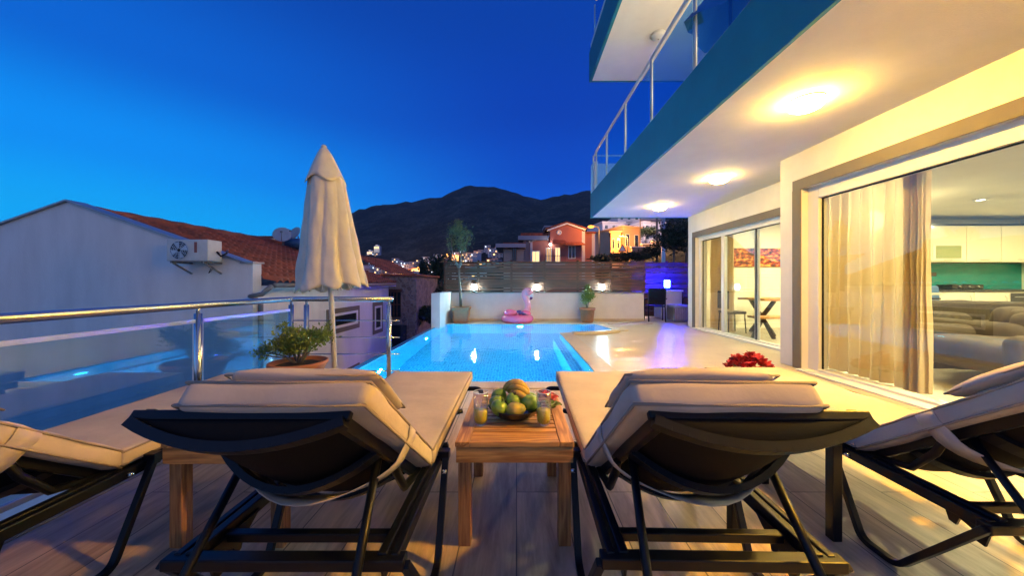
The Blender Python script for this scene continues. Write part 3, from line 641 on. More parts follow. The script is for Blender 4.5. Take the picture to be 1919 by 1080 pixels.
def art_mat(name, s):
    m, t, out = new_mat(name); N = NT(t); tcn = N.n('ShaderNodeTexCoord')
    mp = N.n('ShaderNodeMapping', {0: tcn.outputs['Object'], 1: (s, 0, 0), 3: (5, 1, 9)}); nz = N.n('ShaderNodeTexNoise', {0: mp.outputs[0], 'Scale': 1.6, 'Detail': 6})
    r = N.n('ShaderNodeValToRGB', {0: nz.outputs[0]}); e = r.color_ramp.elements
    e[0].position, e[0].color = .38, (.03, .012, .01, 1); e[1].position, e[1].color = .66, (.85, .45, .08, 1); q = e.new(.5); q.color = (.32, .03, .015, 1)
    p = N.n('ShaderNodeBsdfPrincipled', {'Base Color': r.outputs[0], 'Roughness': .5}); t.links.new(p.outputs[0], out.inputs[0]); return m
for k, (x0, x1, lb) in enumerate([(5.38, 5.90, 'dark red abstract canvas, left one of the pair above the dining table'), (6.0, 6.58, 'red and yellow abstract canvas, right one of the pair above the dining table')]):
    t = thing('canvas_picture', lb, 'picture', (x0, 8.49, 1.52), 0, 'pair of red canvases on the dining room wall')
    g = MB(); g.box(0, -.03, 0, x1 - x0, 0, .46); g.build('canvas', art_mat('abstract canvas', k * 7.0), t, bevel=.004)
# pendant globe
t = thing('pendant_lamp', 'glowing globe pendant lamp hanging behind the curtain', 'pendant lamp', (6.4, 6.2, 2.58))
g = MB(); g.tube([(0, 0, -.28), (0, 0, -.002)], .006, 6); g.lathe([(0, -.002), (.06, -.002), (.05, -.03), (0, -.03)], n=16); g.build('cord', M['steel'], t)
g = MB(); g.ball((0, 0, -.36), .20, 20, 12); g.build('globe', emit('pendant globe', (1, .80, .38), 34), t)
# recessed downlights
DLc = (1.0, .85, .48)
def downlight(x, y, w, label):
    t = thing('downlight', label, 'ceiling light', (x, y, 2.58), 0, 'recessed downlights in the living room ceiling')
    g = MB(); g.lathe([(.06, -.002), (.085, -.002), (.085, -.01), (.06, -.014)], n=20); g.build('rim', M['steel'], t)
    g = MB(); g.lathe([(0, -.006), (.058, -.006)], n=20); g.build('lens', M['dl'], t)
    l = bpy.data.lights.new('downlight_beam', 'AREA'); l.shape = 'DISK'; l.size = .11; l.energy = w * 3.2; l.color = DLc
    o = bpy.data.objects.new('downlight_beam', l); S.collection.objects.link(o); o.location = (x, y, 2.555)
M['dl'] = emit('downlight lens', (1, .93, .7), 14)
for i, (x, y, w) in enumerate([(6.3, 3.1, 16), (8.15, 6.0, 10), (9.4, 6.0, 10), (10.6, 6.0, 10), (6.0, 6.9, 30), (4.9, 1.4, 36), (8.6, 3.2, 34), (4.75, 4.0, 14), (4.8, 1.0, 60)]):
    downlight(x, y, w, ['recessed downlight in the ceiling nearest the window, above the armchair', 'recessed downlight above the left end of the kitchen', 'recessed downlight above the middle kitchen cabinets', 'recessed downlight above the right end of the kitchen',
        'recessed downlight above the dining table', 'recessed downlight near the front of the living room', 'recessed downlight above the sofas', 'recessed downlight close behind the curtain', 'recessed downlight inside the near end of the sliding door'][i])
# ------------------------------------------------------------------ sun loungers
def lounger_proto(label, loc, rz, cdx):
    t = thing('sun_lounger', label, 'sun lounger', loc, rz, 'sun loungers in a row on the terrace')
    bmx = M['black_metal']; hx = .265
    B0 = Vector((0, .02, .35)); B1 = Vector((0, -.575, .80)); bd = (B1 - B0).normalized(); bn = Vector((0, -bd.z, bd.y)) * -1
    if bn.z < 0: bn = -bn
    L = (B1 - B0).length
    def P(x, s, n): return Vector((x, 0, 0)) + B0 + bd * s * L + bn * n
    # frame
    g = MB()
    for s in (-1, 1):
        g.bar((s * hx, 1.22, .335), (s * hx, -.43, .335), .028, .045)
        g.bar((s * .30, .14, .335), (s * .30, -.43, .335), .022, .04)
    g.bar((-.33, -.43, .335), (.33, -.43, .335), .04, .032); g.bar((-hx, -.32, .325), (hx, -.32, .325), .028, .028)
    g.bar((-.32, .13, .335), (.32, .13, .335), .028, .028); g.bar((-hx, 1.21, .335), (hx, 1.21, .335), .03, .045)
    g.build('frame', bmx, t, bevel=.004)
    # sagging cross bar below the seat
    g = MB(); g.tube([(x, .30, .31 - .055 * (1 - (x / .3) ** 2)) for x in [-.3 + .06 * i for i in range(11)]], .016, 8); g.build('cross_bar', bmx, t)
    g = MB(); g.tube([(x, .75, .31 - .045 * (1 - (x / .3) ** 2)) for x in [-.3 + .06 * i for i in range(11)]], .014, 8)
    g.build('cross_bar', bmx, t)
    g = MB(); vs = []; fs = []; nx = 12; ny = 8
    for j in range(ny + 1):
        for i in range(nx + 1):
            x = -hx + 2 * hx * i / nx; vs.append((x, lerp(.03, 1.2, j / ny), .356 - .035 * (1 - (x / hx) ** 2)))
    for j in range(ny):
        for i in range(nx): fs.append((j*(nx+1)+i, j*(nx+1)+i+1, (j+1)*(nx+1)+i+1, (j+1)*(nx+1)+i))
    g.add(vs, fs, True); g.build('seat_sling', M['sling'], t)
    # V shaped rear legs and U shaped foot legs, each one bent tube
    def arc(a, c, b, r=.06, n=6):
        a, c, b = Vector(a), Vector(c), Vector(b); u = (a - c).normalized() * r; v = (b - c).normalized() * r
        return [(c + u) * (1 - q) ** 2 + c * 2 * q * (1 - q) + (c + v) * q * q for q in [k / n for k in range(n + 1)]]
    for s in (-1, 1):
        x = s * .33; g = MB()
        g.tube([(x, .11, .372)] + arc((x, .11, .372), (x, -.05, .014), (x, -.19, .014), .035) + arc((x, -.05, .014), (x, -.19, .014), (x, -.44, .335), .04) + [(x, -.44, .335)], .019, 4, rx=.8, up=(1, 0, 0))
        g.bar((s * .29, .11, .36), (s * .345, .11, .36), .04, .04)
        g.build('leg', bmx, t, bevel=.003)
        g = MB(); x = s * .385
        g.tube([(s * .22, 1.06, .35), (s * .33, 1.06, .352)] + arc((s * .30, 1.06, .352), (x, 1.06, .352), (x, 1.08, .2), .04) + [(x, 1.12, .004)], .016, 6)
        g.build('leg', bmx, t)
    # backrest: side rails, head bar, curved ribs
    w = .222
    for s in (-1, 1):
        g = MB(); g.bar(P(s * w, 0, -.012), P(s * w, 1.0, -.012), .024, .042, bn)
        g.tube([P(s * (w + .012), .42, -.03), P(s * (w + .012), .36, -.055), P(s * (w + .012), .2, -.085), (s * (w + .012), .03, .335)], .015, 6)
        g.build('backrest_rail', bmx, t, bevel=.003)
    nx = 14
    def rib(s, sag, wd, th, hw=w, off=.03):
        g = MB()
        for i in range(nx):
            a = -hw + 2 * hw * i / nx; b = -hw + 2 * hw * (i + 1) / nx
            g.bar(P(a, s, -off - sag * (1 - (a / hw) ** 2)), P(b, s, -off - sag * (1 - (b / hw) ** 2)), wd, th, bn)
        g.build('back_rib', bmx, t)
    rib(1.0, .055, .034, .022, w + .022, .022); rib(.60, .098, .045, .018); rib(.25, .09, .035, .018)
    # head bar: deep end piece with tapered ends
    g = MB(); vs = []; fs = []
    for i in range(nx + 1):
        x = -(w + .03) + 2 * (w + .03) * i / nx; k = 1
        for (s_, n_) in ((1.012, .004), (1.012, -.018), (.985, -.018), (.985, .004)): vs.append(P(x, s_, n_))
    for i in range(nx):
        for k in range(4): fs.append((i*4+k, i*4+(k+1) % 4, (i+1)*4+(k+1) % 4, (i+1)*4+k))
    fs.append((3, 2, 1, 0)); fs.append(tuple(nx*4+k for k in range(4))); g.add(vs, fs)
    g.build('head_bar', bmx, t, bevel=.003)
    g = MB(); vs = []; hw = w + .022
    for i in range(nx + 1):
        x = -hw + 2 * hw * i / nx
        for q in range(5): vs.append(P(x, 1.0 + .010 * math.sin(math.pi * q / 4), lerp(-.004, -.02 - .055 * (1 - (x / hw) ** 2), q / 4)))
    g.add(vs, [(i*5+q, i*5+q+1, (i+1)*5+q+1, (i+1)*5+q) for i in range(nx) for q in range(4)], True); g.build('head_sling', M['sling'], t)
    g = MB(); vs = []; fs = []; ny = 10
    for j in range(ny + 1):
        for i in range(nx + 1):
            x = -w + 2 * w * i / nx; s_ = lerp(.02, .995, j / ny); vs.append(P(x, s_, -.004 - (.105 - .16 * (s_ - .45) ** 2) * (1 - (x / w) ** 2)))
    for j in range(ny):
        for i in range(nx): fs.append((j*(nx+1)+i, j*(nx+1)+i+1, (j+1)*(nx+1)+i+1, (j+1)*(nx+1)+i))
    g.add(vs, fs, True); g.build('back_sling', M['sling'], t)
    # ratchet support
    g = MB()
    for s in (-1, 1):
        a = P(s * .205, .52, -.03); b = Vector((s * .232, -.60, .215)); g.tube([a, b], .0125, 8)
    g.tube([(-.232, -.60, .215), (.232, -.60, .215)], .0125, 8); g.build('support_strut', bmx, t)
    for s in (-1, 1):
        g = MB(); pf = [(-.20, .33), (-.24, .30), (-.27, .285), (-.28, .255), (-.30, .25), (-.31, .28), (-.345, .265), (-.35, .235), (-.375, .23), (-.385, .27), (-.41, .30), (-.43, .33)]
        vs = [(s * .247 - .004, a, b) for a, b in pf] + [(s * .247 + .004, a, b) for a, b in pf]; n = len(pf)
        g.add(vs, [tuple(range(n)), tuple(range(n, 2*n))[::-1]] + [(i, (i+1) % n, n+(i+1) % n, n+i) for i in range(n)]); g.build('ratchet_plate', bmx, t)
        g = MB(); Tm = Matrix.Translation((s * .345, .0, .345)) @ Matrix.Rotation(R(90), 4, 'Y'); g.lathe([(0, -.008), (.008, -.008), (.008, .008), (0, .008)], n=10, T=Tm)
        g.build('bolt', M['steel'], t)
    # cushions
    g = MB(); sd = random.random() * 50
    g.rbox(.30, .615, .033, .022, Matrix.Translation((0, .63, .398)), 14, 22, 1, .0045, sd,
           fn=lambda p: Vector((p.x, p.y, p.z * (1 + .12 * (1 - (p.x / .3) ** 2) * (1 - (p.y / .615) ** 2)) - (.006 * math.exp(-((p.y - .02) / .02) ** 2) if p.z > 0 else 0))))
    sc = g.build('seat_cushion', M['cushion'], t)
    g = MB(); q = [(-.296, .02), (.296, .02), (.296, 1.24), (-.296, 1.24)]
    for z in (.4235, .3735):
        g.tube([(x, y, z) for x, y in q + [q[0]]], .0045, 6)
    g.build('piping', M['cushion_seam'], sc)
    Tb = Matrix.Translation(P(cdx, .52, .036))
    ay = bd; az = bn; Rm = Matrix(((1, 0, 0, 0), (0, ay.y, az.y, 0), (0, ay.z, az.z, 0), (0, 0, 0, 1)))
    # ends of the back cushion: squarer corners, long wrinkles
    g = MB(); g.rbox(.222, .385, .036, .024, Tb @ Rm, 16, 18, 1, .006, sd + 9,
           fn=lambda p: Vector((p.x, p.y, p.z * (1 + .10 * (1 - (p.x / .222) ** 2)) + .0025 * math.sin(p.y * 46 + 3 * p.x) * (1 if p.z > 0 else 0))))
    bc = g.build('back_cushion', M['cushion'], t)
    g = MB(); q = [(-.219, -.38), (.219, -.38), (.219, .381), (-.219, .381)]
    for z in (.027, -.027): g.tube([Tb @ Rm @ Vector((x, y, z)) for x, y in q + [q[0]]], .0045, 6)
    g.build('piping', M['cushion_seam'], bc)
    # fold-over head flap and pillow
    g = MB(); g.rbox(.20, .135, .034, .03, Matrix.Translation(P(cdx * 1.3, .80, .098)) @ Rm, 12, 8, 1, .008, sd + 3,
           fn=lambda p: Vector((p.x * (1 - .05 * (p.y / .135) ** 2), p.y, p.z * (.35 + .75 * (1 - (p.x / .2) ** 4) * (1 - (p.y / .135) ** 4)))))
    pl = g.build('pillow', M['cushion'], t)
    g = MB(); q = [(-.195, -.13), (.195, -.13), (.195, .13), (-.195, .13)]
    g.tube([Matrix.Translation(P(cdx * 1.3, .80, .098)) @ Rm @ Vector((x, y, 0)) for x, y in q + [q[0]]], .003, 6); g.build('piping', M['cushion_seam'], pl)
    # strap slung under the backrest
    g = MB(); path = [(.226 + cdx, .060), (.228 + cdx, .03)] + [(.235 * math.cos(a) + cdx * .6 * math.cos(a) ** 2, -.02 - .125 * math.sin(a) ** 1.2) for a in [math.pi * k / 16 for k in range(17)]] + [(-.228 + cdx, .03), (-.226 + cdx, .06)]
    vs = []
    for k, (x, n_) in enumerate(path):
        s0 = .50 - .02 * math.sin(math.pi * k / len(path)); tw = .004 * math.sin(k * .8) + .012 * math.sin(math.pi * k / len(path))
        vs += [P(x, s0 - .046, n_ + tw), P(x, s0 + .046, n_ - tw)]
    g.add(vs, [(2*k, 2*k+1, 2*k+3, 2*k+2) for k in range(len(path) - 1)], True)
    st = g.build('strap', M['cushion'], bc); so = st.modifiers.new('solid', 'SOLIDIFY'); so.thickness = .003
    return t
LA = lounger_proto('sun lounger left of the fruit bowl table, yellow light on its cushion side', (-.635, 1.37, 0), 0, .068)
LB = lounger_proto('sun lounger right of the fruit bowl table, backrest seen from behind', (.572, 1.37, 0), R(-1.3), -.068)
LC = dup(LB); LC.location = (1.80, 1.50, 0); LC.rotation_euler = (0, 0, R(-.5)); LC['label'] = 'sun lounger at the right edge of the photo, nearest the villa'
LD = dup(LA); LD.location = (-1.87, 1.345, 0); LD.rotation_euler = (0, 0, R(.6)); LD['label'] = 'sun lounger at the left edge of the photo, beside the glass railing'

# ------------------------------------------------------------------ side tables
def teak_table(loc, label, rz=0):
    t = thing('side_table', label, 'side table', loc, rz, 'low side tables between the loungers')
    hw, hd = .245, .31; T = .45
    for s in (-1, 1):
        g = MB(); g.box(s * hw - (.06 if s > 0 else 0), -hd, T - .022, s * hw + (.06 if s < 0 else 0), hd, T); g.build('frame_board', M['teak_y'], t, bevel=.003)
    for a, b in ((-hd, -hd + .055), (hd - .055, hd)):
        g = MB(); g.box(-hw + .061, a, T - .022, hw - .061, b, T - .0005); g.build('frame_board', M['teak'], t, bevel=.003)
    n = 11; w = (2 * hd - .11) / n
    for i in range(n):
        y = -hd + .055 + w * i; g = MB(); g.box(-hw + .061, y + .004, T - .019, hw - .061, y + w - .004, T - .003); g.build('slat', M['teak'], t, bevel=.002)
    for y in (-hd + .004, hd - .024): g = MB(); g.box(-hw + .004, y, T - .088, hw - .004, y + .02, T - .023); g.build('apron', M['teak'], t, bevel=.002)
    for x in (-hw + .004, hw - .024): g = MB(); g.box(x, -hd + .025, T - .088, x + .02, hd - .025, T - .023); g.build('apron', M['teak_y'], t, bevel=.002)
    for sx_ in (-1, 1):
        for sy_ in (-1, 1):
            x = sx_ * (hw - .035); y = sy_ * (hd - .052); g = MB(); g.box(x - .026, y - .026, .0, x + .026, y + .026, T - .023); g.build('leg', M['teak_z'], t, bevel=.003)
    return t
teak_table((-.008, 1.71, 0), 'teak slatted side table carrying the black fruit bowl and two juice glasses')
teak_table((-1.205, 1.70, 0), 'bare teak side table half hidden behind the left lounger backrest')
t = thing('side_table', 'side table with a black metal frame and pale slats between the right hand loungers', 'side table', (1.15, 1.68, 0), 0, 'low side tables between the loungers')
M['pale_slat'] = wood_mat('pale slat', (.55, .38, .18), (.42, .27, .12), 'X', 1, .5)
for a in (-.215, .215):
    for b in (-.21, .21): g = MB(); g.box(a - .02, b - .02, 0, a + .02, b + .02, .41); g.build('leg', M['black_metal'], t, bevel=.003)
g = MB(); g.box(-.235, -.23, .41, .235, -.19, .435); g.box(-.235, .19, .41, .235, .23, .435); g.box(-.235, -.189, .41, -.195, .189, .435); g.box(.195, -.189, .41, .235, .189, .435); g.build('frame', M['black_metal'], t, bevel=.003)
for i in range(5): y = -.188 + .0756 * i; g = MB(); g.box(-.193, y + .003, .415, .193, y + .072, .438); g.build('slat', M['pale_slat'], t, bevel=.002)

# ------------------------------------------------------------------ fruit bowl, juice
TZ = .4505; bx, by = -.008, 1.675
M['black_ceramic'] = mat('black wicker bowl', (.012, .008, .010), .25, .2, 60, bump=.5, bscale=90, bdist=.003, coat=.5)
g = MB(); g.lathe([(0, .004), (.07, .003), (.085, .006), (.115, .03), (.128, .052), (.131, .055), (.127, .056), (.112, .036), (.08, .014), (0, .011)], (bx, by, TZ), 40, wob=lambda a, i: .006 * math.sin(14 * a))
tag(g.build('fruit_bowl', M['black_ceramic']), 'shallow black bowl heaped with fruit on the teak table', 'bowl')
def apple_fn(p): 
    r = 1 - .10 * max(0, p.z) ** 6 - .22 * math.exp(-((p.x ** 2 + p.y ** 2) / .05)) * (1 if p.z > 0 else .5); return Vector((p.x * (1 - .08 * max(0, -p.z)), p.y * (1 - .08 * max(0, -p.z)), p.z * .92)) * r
def fruit_mat(n, a, b): return mat(n, a, .3, .2, 14, col2=b, bump=.05, coat=.2, lo=.4, hi=.6)
M['green_apple'] = fruit_mat('green apple skin', (.28, .40, .04), (.13, .25, .025)); M['mango'] = fruit_mat('yellow pear skin', (.62, .42, .05), (.45, .38, .06)); M['banana'] = mat('banana skin', (.55, .34, .05), .5, .3, 30, col2=(.22, .12, .03), bump=.05, lo=.3, hi=.5)
M['stem'] = mat('stem', (.05, .03, .015), .8, .2, 30, bump=0)
fr = [((-.073, -.068, .066), .041, 'green apple at the front left of the bowl', 'green_apple', (20, 60)), ((-.088, -.005, .066), .040, 'green apple at the left of the bowl behind the front one', 'green_apple', (-30, 20)),
      ((-.080, .055, .078), .041, 'green apple at the back left of the bowl next to the bananas', 'green_apple', (60, 200)), ((-.006, -.022, .088), .037, 'green apple in the middle of the bowl below the bananas', 'green_apple', (10, 0)),
      ((.070, -.028, .076), .045, 'large yellow green apple at the right of the bowl', 'green_apple', (-25, 30)), ((.08, .05, .06), .04, 'green apple at the back right of the bowl', 'green_apple', (30, 10))]
for (x, y, z), r, lb, mm, (a, b) in fr:
    t = thing('apple', lb, 'apple', (bx + x, by + y, TZ + z), 0, 'green apples in the black bowl'); t.rotation_euler = (R(a), R(12), R(b))
    g = MB(); g.ball((0, 0, 0), r, 20, 14, fn=apple_fn); g.build('skin', M[mm], t)
    g = MB(); g.tube([(0, 0, r * .68), (.002, .001, r * 1.05)], .0018, 6); g.build('stem', M['stem'], t)
t = thing('pear', 'yellow pear lying at the front of the bowl', 'pear', (bx + .005, by - .083, TZ + .062)); t.rotation_euler = (R(8), R(82), R(8))
g = MB(); g.ball((0, 0, 0), .037, 20, 16, fn=lambda p: Vector((p.x * (1 - .28 * max(0, p.z)), p.y * (1 - .28 * max(0, p.z)), p.z * 1.28))); g.build('skin', M['mango'], t)
g = MB(); g.tube([(0, 0, .045), (.004, 0, .058)], .002, 6); g.build('stem', M['stem'], t)
t = thing('banana_bunch', 'bunch of bananas on top of the fruit bowl', 'bananas', (bx + .01, by + .055, TZ + .115))
for k in range(5):
    a0 = -50 + 24 * k; pts = []; rr = []
    for i in range(13):
        u = i / 12; th = R(-75 + 150 * u); c = Vector((.062 * math.sin(th), 0, .062 * math.cos(th) - .062 + .028)); pts.append(c); rr.append(.0165 * (math.sin(math.pi * min(1, max(.06, u * .88 + .06))) ** .45))
    rr[0] = .006; rr[-1] = .005
    Tm = Matrix.Translation((.006 * k - .012, .022 * (1.6 - k), .006 - .004 * (k - 1.5) ** 2)) @ Matrix.Rotation(R(14 - 14 * k), 4, 'Z') @ Matrix.Rotation(R(-14 + 15 * k), 4, 'X')
    g = MB(); g.tube(pts, rr, 7, up=(0, 1, 0)); g.v = [Tm @ p for p in g.v]; g.build('banana', M['banana'], t)
m, tt, out = new_mat('tumbler glass'); N = NT(tt)
M['tumbler'] = thin_glass('tumbler glass', (.93, .95, .96), .11, .85)
M['juice'] = mat('orange juice', (.95, .70, .03), .25, .05, 20, bump=0)
M['juice'].node_tree.nodes['Principled BSDF'].inputs['Subsurface Weight'].default_value = .3
for k, (x, y, f, lb) in enumerate([(-.165, 1.575, .064, 'tall glass of orange juice left of the fruit bowl'), (.125, 1.575, .068, 'tall glass of orange juice right of the fruit bowl')]):
    t = thing('juice_glass', lb, 'glass', (x, y, TZ), 0, 'glasses of orange juice on the teak table')
    g = MB(); g.lathe([(0, .001), (.024, .001), (.029, .006), (.033, .03), (.0345, .15), (.0325, .1505), (.031, .03), (.027, .010), (0, .008)], n=32); g.build('tumbler', M['tumbler'], t)
    g = MB(); g.lathe([(0, .0095), (.0255, .011), (.0300, .03), (.0308, f), (0, f + .0005)], n=32); g.build('juice', M['juice'], t)
    g = MB(); g.lathe([(.0325, .150), (.0345, .150), (.0345, .1525), (.0325, .1525), (.0325, .150)], n=32); g.build('rim', mat('glass rim', (.75, .8, .82), .1, .02, 3, bump=0, spec=1), t)
M['red_petal'] = mat('red petal', (.65, .02, .02), .6, .2, 30, col2=(.40, .01, .02), bump=0, sheen=.3)
M['red_bloom'] = mat('crimson bloom', (.55, .012, .015), .7, .2, 30, col2=(.30, .006, .01), bump=0)
def petals(g, c, r, n, seed, flat=.6):
    rnd = random.Random(seed)
    for k in range(n):
        a = 2 * math.pi * k / n + rnd.uniform(-.2, .2); el = rnd.uniform(.1, .9) * flat; vs = []; q = 5
        d = Vector((math.cos(a), math.sin(a), el)); s_ = Vector((-math.sin(a), math.cos(a), rnd.uniform(-.3, .3)))
        for i in range(q + 1):
            u = i / q; w = math.sin(math.pi * min(.95, u * .8 + .15)) * r * .5
            b = Vector(c) + d * r * u + Vector((0, 0, .25 * r * math.sin(u * 3)))
            vs += [b - s_ * w, b + Vector((0, 0, -.12 * r)), b + s_ * w]
        g.add(vs, [(3*i, 3*i+1, 3*i+4, 3*i+3) for i in range(q)] + [(3*i+1, 3*i+2, 3*i+5, 3*i+4) for i in range(q)], True)
t = thing('hibiscus_flower', 'red hibiscus bloom with leaves behind the right juice glass', 'flower', (.155, 1.80, TZ))
g = MB(); petals(g, (0, 0, .055), .045, 5, 3); petals(g, (.03, -.02, .045), .035, 5, 5); petals(g, (-.025, .02, .07), .03, 5, 8); g.build('petals', M['red_petal'], t)
g = MB(); petals(g, (.02, 0, .012), .055, 4, 4, .3); petals(g, (.03, -.03, .008), .05, 3, 14, .5); g.build('leaves', M['leaf_light'], t)
t = thing('red_flowers', 'heap of crimson flowers lying on the deck by the pillar', 'flowers', (2.95, 4.35, 0))
g = MB(); rnd = random.Random(5)
for k in range(70):
    a = rnd.uniform(0, 6.28); q = rnd.random() ** .6; petals(g, (.25 * q * math.cos(a), .20 * q * math.sin(a), .02 + .17 * (1 - q * q) * rnd.uniform(.5, 1)), .055, 6, k, 1.4)
g.build('blooms', M['red_bloom'], t)
g = MB(); [petals(g, (.18 * math.cos(a), .14 * math.sin(a), .01), .08, 4, int(a * 9), .2) for a in (0, 1, 2, 3, 4, 5, 6)]; g.build('leaves', M['leaf_olive'], t)

# ------------------------------------------------------------------ parasol
M['canvas'] = mat('cream parasol canvas', (.80, .73, .58), .9, .06, 6, bump=.22, bscale=12, bdist=.015, detail=8)
M['white_paint'] = mat('white painted metal', (.75, .73, .70), .35, .03, 8, bump=0)
t = thing('parasol', 'closed cream canvas parasol on a white pole beside the railing', 'parasol', (-1.70, 3.22, 0)); t.rotation_euler = (0, R(-2.6), R(8))
g = MB(); g.tube([(0, 0, .06), (0, 0, 2.34)], .024, 14); g.build('pole', M['white_paint'], t)
g = MB(); g.lathe([(0, .0), (.26, .0), (.26, .05), (.06, .075), (.04, .30), (.028, .31)], n=28); g.build('base', M['white_paint'], t)
vs = []; fs = []; nk = 128; rows = 44
for j in range(rows + 1):
    u = j / rows; z = lerp(2.33, 1.055, u)
    if u < .2: base = lerp(.035, .148, (u / .2) ** .8)
    else: base = lerp(.148, .272, (u - .2) / .8)
    for k in range(nk):
        a = 2 * math.pi * k / nk; fold = 8
        ph = fold * a + 1.1 * math.sin(a * 2 + 1) + .9 * math.sin(3 * u + a) + 1.2 * noise.noise(Vector((math.cos(a) * 1.5, math.sin(a) * 1.5, u * 2)))
        am = .035 + .17 * max(0, u - .1) * (1 + .5 * math.sin(2 * a + 2 * u))
        pl_ = (abs(math.sin(ph / 2)) ** .7 - .6)
        r = base * (1 + am * 1.5 * pl_ + .05 * math.sin(a + .8) + .05 * noise.noise(Vector((math.cos(a) * 4, math.sin(a) * 4, u * 7))))
        zz = z + (.035 * math.cos(ph) + .03 * math.sin(a * 1 + 2)) * max(0, u - .8) * 5 * .6
        vs.append((r * math.cos(a) * 1.02, r * math.sin(a) * .9, zz))
for j in range(rows):
    for k in range(nk): fs.append((j*nk+k, (j+1)*nk+k, (j+1)*nk+(k+1) % nk, j*nk+(k+1) % nk))
g = MB(); g.add(vs, fs, True); cn = g.build('canopy', M['canvas'], t); so = cn.modifiers.new('solid', 'SOLIDIFY'); so.thickness = .004
# top cap flap
vs = []; fs = []
for j in range(9):
    u = j / 8; z = lerp(2.375, 2.06, u); base = lerp(.028, .166, u ** .8)
    for k in range(64):
        a = 2 * math.pi * k / 64; r = base * (1 + .13 * u * (abs(math.sin(2 * a + .5)) - .5)); vs.append((r * math.cos(a), r * math.sin(a) * .92, z + .03 * u * math.cos(4 * a + 1)))
for j in range(8):
    for k in range(64): fs.append((j*64+k, (j+1)*64+k, (j+1)*64+(k+1) % 64, j*64+(k+1) % 64))
fs.append(tuple(range(64))); g = MB(); g.add(vs, fs, True); cp = g.build('vent_flap', M['canvas'], cn); so = cp.modifiers.new('solid', 'SOLIDIFY'); so.thickness = .004
g = MB(); g.ball((0, 0, 2.385), .026, 14, 8, (1, 1, .9)); g.build('finial', M['canvas'], t)
g = MB()
for k in range(8): a = 2 * math.pi * k / 8; g.tube([(.05 * math.cos(a), .05 * math.sin(a), 1.35), (.19 * math.cos(a), .17 * math.sin(a), 1.035)], .007, 6)
g.build('ribs', M['white_paint'], t)

# ------------------------------------------------------------------ plants
def leaves(g, c, rad, n, size, seed, clump=10, droop=0, shell=.55, asp=.42, up=.3):
    rnd = random.Random(seed); cs = []
    for _ in range(clump):
        while True:
            p = Vector((rnd.uniform(-1, 1), rnd.uniform(-1, 1), rnd.uniform(-1, 1)))
            if p.length < 1: break
        cs.append(p.normalized() * (p.length ** .5) * .72)
    for k in range(n):
        q = cs[rnd.randrange(clump)]; d = Vector((rnd.gauss(0, 1), rnd.gauss(0, 1), rnd.gauss(0, 1))) * .19
        p = q + d; p = Vector((p.x * rad[0], p.y * rad[1], p.z * rad[2])) + Vector(c)
        ax = Vector((rnd.gauss(0, 1), rnd.gauss(0, 1), rnd.gauss(up, .7) - droop)).normalized(); s_ = ax.cross(Vector((rnd.gauss(0, 1), rnd.gauss(0, 1), rnd.gauss(0, 1)))).normalized()
        L = size * rnd.uniform(.6, 1.25); w = L * asp * .5; nn = ax.cross(s_)
        g.add([p, p + ax * L * .45 + s_ * w + nn * L * .06, p + ax * L, p + ax * L * .45 - s_ * w + nn * L * .06, p + ax * L * .5 - nn * L * .02], [(0, 1, 4), (1, 2, 4), (2, 3, 4), (3, 0, 4)])
    return cs
def limbs(g, base, tips, r0, seed):
    rnd = random.Random(seed)
    for tp in tips:
        tp = Vector(tp); b = Vector(base); m1 = b.lerp(tp, .5) + Vector((rnd.uniform(-.1, .1), rnd.uniform(-.1, .1), rnd.uniform(0, .1))) * (tp - b).length
        g.tube([b, b.lerp(m1, .6), m1, tp], [r0, r0 * .75, r0 * .5, r0 * .2], 7)
# bonsai azalea
t = thing('potted_azalea', 'spreading light green shrub in a shallow terracotta bowl near the railing', 'potted plant', (-1.90, 2.98, 0)); t.scale = (.9, .9, .9)
g = MB(); g.lathe([(0, 0), (.13, 0), (.15, .03), (.16, .2), (.20, .34), (.235, .42), (.255, .445), (.255, .47), (.237, .475), (.225, .45), (.2, .43), (0, .43)], n=40); g.build('pot', M['terracotta'], t)
g = MB(); g.ball((0, 0, .43), .215, 20, 8, (1, 1, .12), fn=lambda p: p * (1 + .1 * noise.noise(p * 4))); g.build('soil', M['soil'], t)
g = MB(); tips = [(-.38, 0, .58), (-.2, .1, .72), (0, 0, .78), (.16, -.05, .76), (.24, .05, .7), (-.25, -.12, .55), (.1, .14, .7)]; limbs(g, (0, 0, .43), tips, .016, 2); g.build('stem', M['bark'], t)
g = MB(); leaves(g, (.06, 0, .70), (.27, .2, .13), 1900, .038, 1, 24, up=.9); leaves(g, (-.12, 0, .61), (.22, .16, .10), 900, .038, 2, 16, up=.8); leaves(g, (-.36, 0, .56), (.13, .10, .09), 320, .036, 3, 7, up=.5); leaves(g, (.26, 0, .76), (.06, .06, .09), 160, .036, 4, 4, up=1); leaves(g, (-.16, 0, .80), (.04, .05, .05), 60, .034, 5, 3, up=1)
g.build('foliage', M['leaf_light'], t, weld=False)
